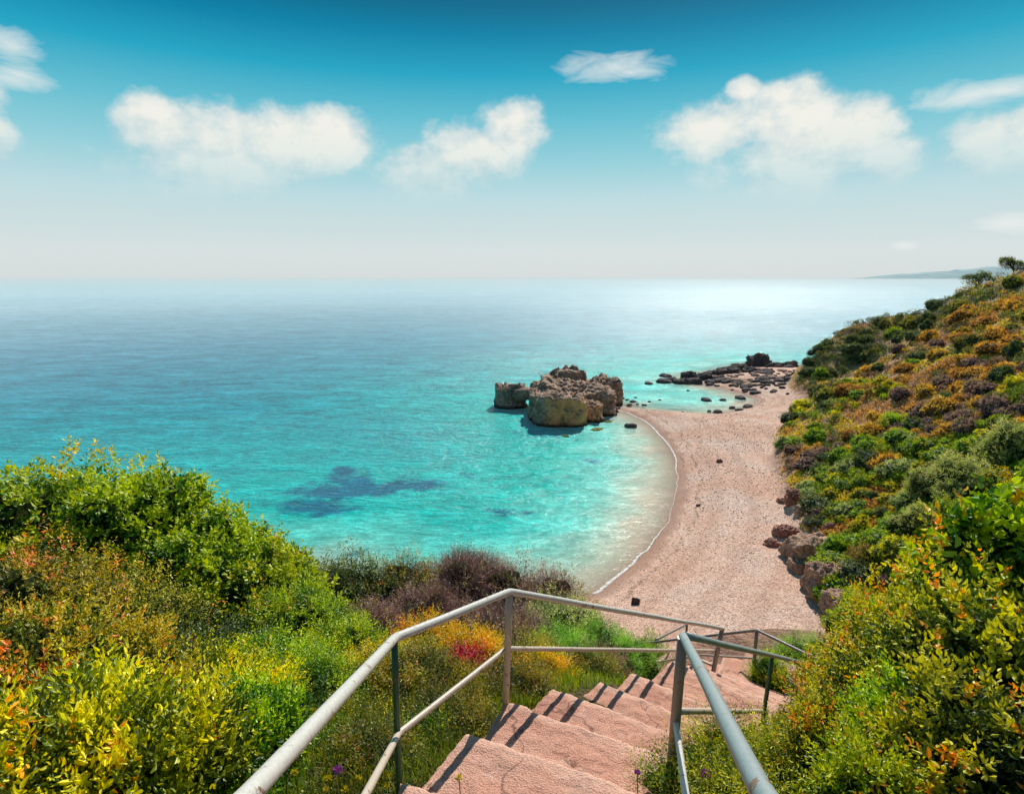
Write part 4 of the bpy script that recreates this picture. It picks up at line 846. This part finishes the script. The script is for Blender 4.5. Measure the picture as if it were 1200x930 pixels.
rail_tube('side_rail', [Y(834, 779, 8.66), Y(820, 773, 9.4), Y(808, 763, 10.4)], .02, M_CREAM, low2)
# ------------------------------------------------------------------ grass and flowers near the stairs
def grass():
    m = M_LEAF; rng = np.random.default_rng(77); n = 150000
    x = -3.5+rng.random(n)*7.5; y = 2.2+rng.random(n)*6.5
    d, _ = pathz(x, y); dens = fbm(xy0(x, y, .9), 3, 12)
    side = np.where(d > .82, 1, 0); ok = (side > 0) & (d < 2.6) & (dens > -.3) & ((y < 5.2) | (rng.random(n) < .4)); x, y = x[ok], y[ok]; n = len(x); z = hz(x, y)
    h = .05+.12*rng.random(n)+.07*np.clip(fbm(xy0(x, y, 2), 2, 3), 0, 1); a = rng.random(n)*6.28; lean = rng.random(n)*.08
    b = np.stack([x, y, z-.02], -1); s = np.stack([np.cos(a), np.sin(a), 0*a], -1)*(.0028+.0025*rng.random(n))[:, None]; l = np.stack([-np.sin(a), np.cos(a), 0*a], -1)*lean[:, None]
    mid = b+l*.35+np.stack([0*h, 0*h, h*.6], -1); tip = b+l*1.3+np.stack([0*h, 0*h, h], -1)
    V = np.stack([b-s, b+s, mid+s*.8, mid-s*.8, tip+s*.1, tip-s*.1], 1).reshape(-1, 3); i = np.arange(n)[:, None]*6
    Fc = np.concatenate([i+np.array([0, 1, 2, 3]), i+np.array([3, 2, 4, 5])]); c = np.array([.15, .25, .035])*(1-rng.random((n, 1))*.75)*(.8+.9*np.clip(fbm(xy0(x, y, 1.8), 3, 44), -.5, .6))[:, None]+np.array([.25, .2, .02])*(rng.random((n, 1))**3)
    tag(mesh_np('grass', V, Fc, m, None, np.repeat(c, 6, 0)), 'bright green grass growing along both sides of the steps', 'grass', kind='stuff')
grass()
def plain(name, col, rough=.7, tr=.3):
    m, nt, out = mat(name); p = nt.add('ShaderNodeNewGeometry').outputs['Position']; c = nt.mix(nt.noise(p, 120, 2), col, tuple(v*.6 for v in col))
    d = nt.add('ShaderNodeBsdfDiffuse', {'Color': c}).outputs[0]; t = nt.add('ShaderNodeBsdfTranslucent', {'Color': c}).outputs[0]
    finish(nt, out, nt.add('ShaderNodeMixShader', {0: tr, 1: d, 2: t}).outputs[0]); return m
M_PUR = plain('purple_petals', (.42, .10, .42)); M_YEL = plain('yellow_petals', (.80, .62, .03)); M_STEM = plain('green_stem', (.10, .2, .04))
def flower(px, py, y, size, m, label, name, cat, group=None, n=60):
    q = Y(px, py, y); rng = np.random.default_rng(int(px)); g = float(hz(q[0], q[1])); g = min(g, q[2]-.08)
    r = empty(name, (q[0], q[1], g)); tag(r, label, cat, group); hh = q[2]-g
    V, Fc = tube_np([(0, 0, 0), (.01, .005, hh*.5), (0, 0, hh)], [.004, .0035, .003], 5); mesh_np('stem', V, Fc, M_STEM, r)
    d = nrmz(rng.normal(size=(n, 3))*[1, 1, .6]+[0, 0, .6]); s = nrmz(np.cross(d, rng.normal(size=(n, 3)))); b = np.array([0, 0, hh])+d*size*.15; w = size*.13
    V = np.stack([b, b+d*size*.5+s*w, b+d*size, b+d*size*.5-s*w], 1).reshape(-1, 3); mesh_np('petals', V, np.arange(n)[:, None]*4+np.array([0, 1, 2, 3]), m, r)
flower(396, 902, 3.3, .035, M_PUR, 'purple thistle flower in the grass under the left rail', 'thistle', 'flower')
flower(827, 907, 3.3, .035, M_PUR, 'purple flower in the weeds below the right rail', 'thistle', 'flower'); flower(747, 905, 3.45, .025, M_PUR, 'small purple flower at the right edge of the upper step', 'thistle', 'flower')
for px, py in [(404, 925), (420, 912), (452, 920), (383, 925), (385, 912), (453, 908), (330, 880), (345, 905)]: flower(px, py, 3.2, .026, M_YEL, 'tiny yellow flower in the grass beside the left handrail', 'wildflower', 'flower', 'yellow flowers in the grass by the left rail', 40)
flower(538, 912, 3.0, .028, M_YEL, 'yellow flower sprouting from the nearest concrete step', 'wildflower', 'flower', None, 40)
# ------------------------------------------------------------------ distant headland
def headland():
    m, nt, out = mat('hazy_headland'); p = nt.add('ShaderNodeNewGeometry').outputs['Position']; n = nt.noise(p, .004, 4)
    finish(nt, out, nt.add('ShaderNodeBsdfDiffuse', {'Color': nt.ramp(n, [(.35, (.30, .42, .46)), (.65, (.42, .52, .53))])}).outputs[0])  # distance haze painted in as a pale blue-grey colour
    D = 9000.; xs = np.linspace(990, 1330, 90); V = []; prof = np.interp(xs, [990, 1010, 1040, 1075, 1110, 1160, 1250, 1330], [327, 325.5, 322, 319, 316.5, 312, 314, 327])
    rows = 10
    for j in range(rows):
        for i, px in enumerate(xs):
            t = j/(rows-1); q = Y(px, 326.3, D+t*2200); hgt = max(0, (326.6-prof[i]))*D/F*math.sin(t*math.pi)**.8; hgt *= 1+.12*float(vnoise(np.array([px*.11, t*5, 0.]), 2))
            V.append((q[0], D+t*2200, hgt-.5))
    n = len(xs); i = np.arange(n-1); Fc = np.concatenate([np.stack([k*n+i, k*n+i+1, (k+1)*n+i+1, (k+1)*n+i], -1) for k in range(rows-1)])
    tag(mesh_np('distant_headland', V, Fc, m, smooth=True), kind='structure')
headland()
# ------------------------------------------------------------------ world, sun, camera
SUN_AZ, SUN_EL = math.radians(20), math.radians(41)
def world():
    w = bpy.data.worlds.new('World'); S.world = w; w.use_nodes = True; nt = NT(w.node_tree); out = nt.add('ShaderNodeOutputWorld')
    d = nt.add('ShaderNodeTexCoord').outputs['Generated']; xyz = nt.add('ShaderNodeSeparateXYZ', {0: d}); z = xyz.outputs[2]
    az = nt.m('ARCTAN2', xyz.outputs[0], xyz.outputs[1]); el = nt.m('ARCSINE', z)
    e = math.radians
    def dirn(px, py):
        r = ray(px, py); r = r/np.linalg.norm(r); return math.atan2(r[0], r[1]), math.asin(r[2])
    st = []
    for py, c in [(326, (214, 222, 222)), (300, (216, 225, 225)), (270, (205, 222, 224)), (235, (190, 220, 225)), (190, (148, 208, 219)), (140, (100, 191, 210)), (90, (36, 166, 197)), (40, (0, 130, 168)), (5, (0, 106, 140))]:
        st.append((dirn(600, py)[1]/(math.pi/2), lin(*c)))
    st.append((.34, lin(0, 96, 132))); st.append((1.0, lin(70, 115, 150)))
    st[0] = (0.0, st[0][1])
    grad = nt.ramp(nt.m('DIVIDE', el, math.pi/2), st)
    sky = nt.add('ShaderNodeTexSky', sky_type='NISHITA'); sky.sun_disc = False; sky.sun_elevation = SUN_EL; sky.sun_rotation = SUN_AZ
    nsk = nt.mix(1.0, sky.outputs[0], (.10, .10, .10), 'MULTIPLY')
    base = nt.mix(.02, grad, nsk)
    # clouds: (px, py, rx, ry) puffs in direction space
    def field(puffs):
        f = None
        for px, py, rx, ry in puffs:
            a, b = dirn(px, py); a2, _ = dirn(px+rx, py); _, b2 = dirn(px, py-ry); ra, rb = abs(a2-a), abs(b2-b)
            u = nt.m('MULTIPLY', nt.m('SUBTRACT', az, a), 1/ra); v = nt.m('MULTIPLY', nt.m('SUBTRACT', el, b), 1/rb)
            q = nt.m('SUBTRACT', 1.0, nt.m('SQRT', nt.m('ADD', nt.m('MULTIPLY', u, u), nt.m('MULTIPLY', v, v))))
            f = q if f is None else nt.m('SMOOTH_MAX', f, q, .12)
        return f
    uv = nt.add('ShaderNodeCombineXYZ', {0: az, 1: nt.m('MULTIPLY', el, 1.25), 2: 0.0}).outputs[0]
    n1 = nt.noise(uv, 8, 10, .62, .0); n2 = nt.noise(uv, 3.5, 4, .5); n3 = nt.noise(nt.add('ShaderNodeVectorMath', {0: uv, 1: (.012, .03, 0)}, operation='ADD').outputs[0], 8, 8, .6, .0)
    puffy = field([(190, 155, 62, 48), (250, 165, 80, 55), (330, 170, 85, 50), (395, 160, 55, 42), (250, 195, 110, 48), (385, 145, 30, 26),
                   (600, 155, 48, 42), (555, 180, 66, 44), (500, 205, 62, 40), (610, 140, 34, 28), (485, 200, 40, 24),
                   (845, 150, 85, 44), (935, 145, 92, 60), (1000, 150, 70, 52), (940, 190, 130, 56), (1045, 190, 60, 34), (870, 105, 26, 18), (915, 115, 40, 24),
                   (1160, 175, 78, 48), (1215, 165, 80, 52), (-25, 165, 48, 38), (-50, 100, 60, 40)])
    dens = nt.m('ADD', puffy, nt.m('MULTIPLY_ADD', n1, 1.7, -.80))
    al = nt.ramp(dens, [(-.0, 0.), (.12, .25), (.34, .80), (.7, .95)])
    shade = nt.ramp(nt.m('ADD', nt.m('MULTIPLY', nt.m('SUBTRACT', n1, n3), 2.0), nt.m('MULTIPLY_ADD', dens, .45, .30)), [(.15, lin(186, 212, 220)), (.42, lin(222, 229, 227)), (.75, lin(246, 243, 234))])
    # soft fade toward the bases
    bf = nt.ramp(nt.m('DIVIDE', el, math.radians(20)), [(.33, .15), (.52, .85), (.62, 1.)])
    c = nt.mix(nt.m('MULTIPLY', al, bf), base, shade)
    wispy = field([(720, 80, 100, 26), (740, 85, 60, 16), (1140, 112, 110, 26), (1175, 105, 80, 20), (20, 90, 60, 22), (15, 55, 55, 30), (1060, 287, 26, 8), (1190, 262, 60, 20)])
    wv = nt.add('ShaderNodeCombineXYZ', {0: az, 1: nt.m('MULTIPLY', el, 3.2), 2: 0.0}).outputs[0]; wn = nt.noise(wv, 11, 8, .62, .6)
    wa = nt.ramp(nt.m('ADD', wispy, nt.m('MULTIPLY_ADD', wn, 1.6, -1.0)), [(.0, 0.), (.35, .45), (.8, .85)])
    c = nt.mix(wa, c, lin(232, 237, 235))
    bg = nt.add('ShaderNodeBackground', {'Color': c, 'Strength': 1.0}).outputs[0]; nt.t.links.new(bg, out.inputs[0])
world()
sun = bpy.data.lights.new('sun', 'SUN'); sun.energy = 5.4; sun.angle = math.radians(.5); sun.color = (1, .93, .82)
so = bpy.data.objects.new('sun', sun); COL.objects.link(so)
sv = Vector((math.sin(SUN_AZ)*math.cos(SUN_EL), math.cos(SUN_AZ)*math.cos(SUN_EL), math.sin(SUN_EL))); so.rotation_euler = sv.to_track_quat('Z', 'Y').to_euler(); so.location = (0, 0, 60)
cam = bpy.data.cameras.new('camera'); co = bpy.data.objects.new('camera', cam); COL.objects.link(co); co.location = (0, 0, CAMZ)
co.rotation_euler = (math.pi/2-PITCH, 0, 0); cam.sensor_width = 36; cam.lens = 36*F/1200; cam.clip_end = 200000; cam.clip_start = .05
S.camera = co
S.view_settings.view_transform = 'Standard'; S.view_settings.look = 'None'; S.view_settings.exposure = 0
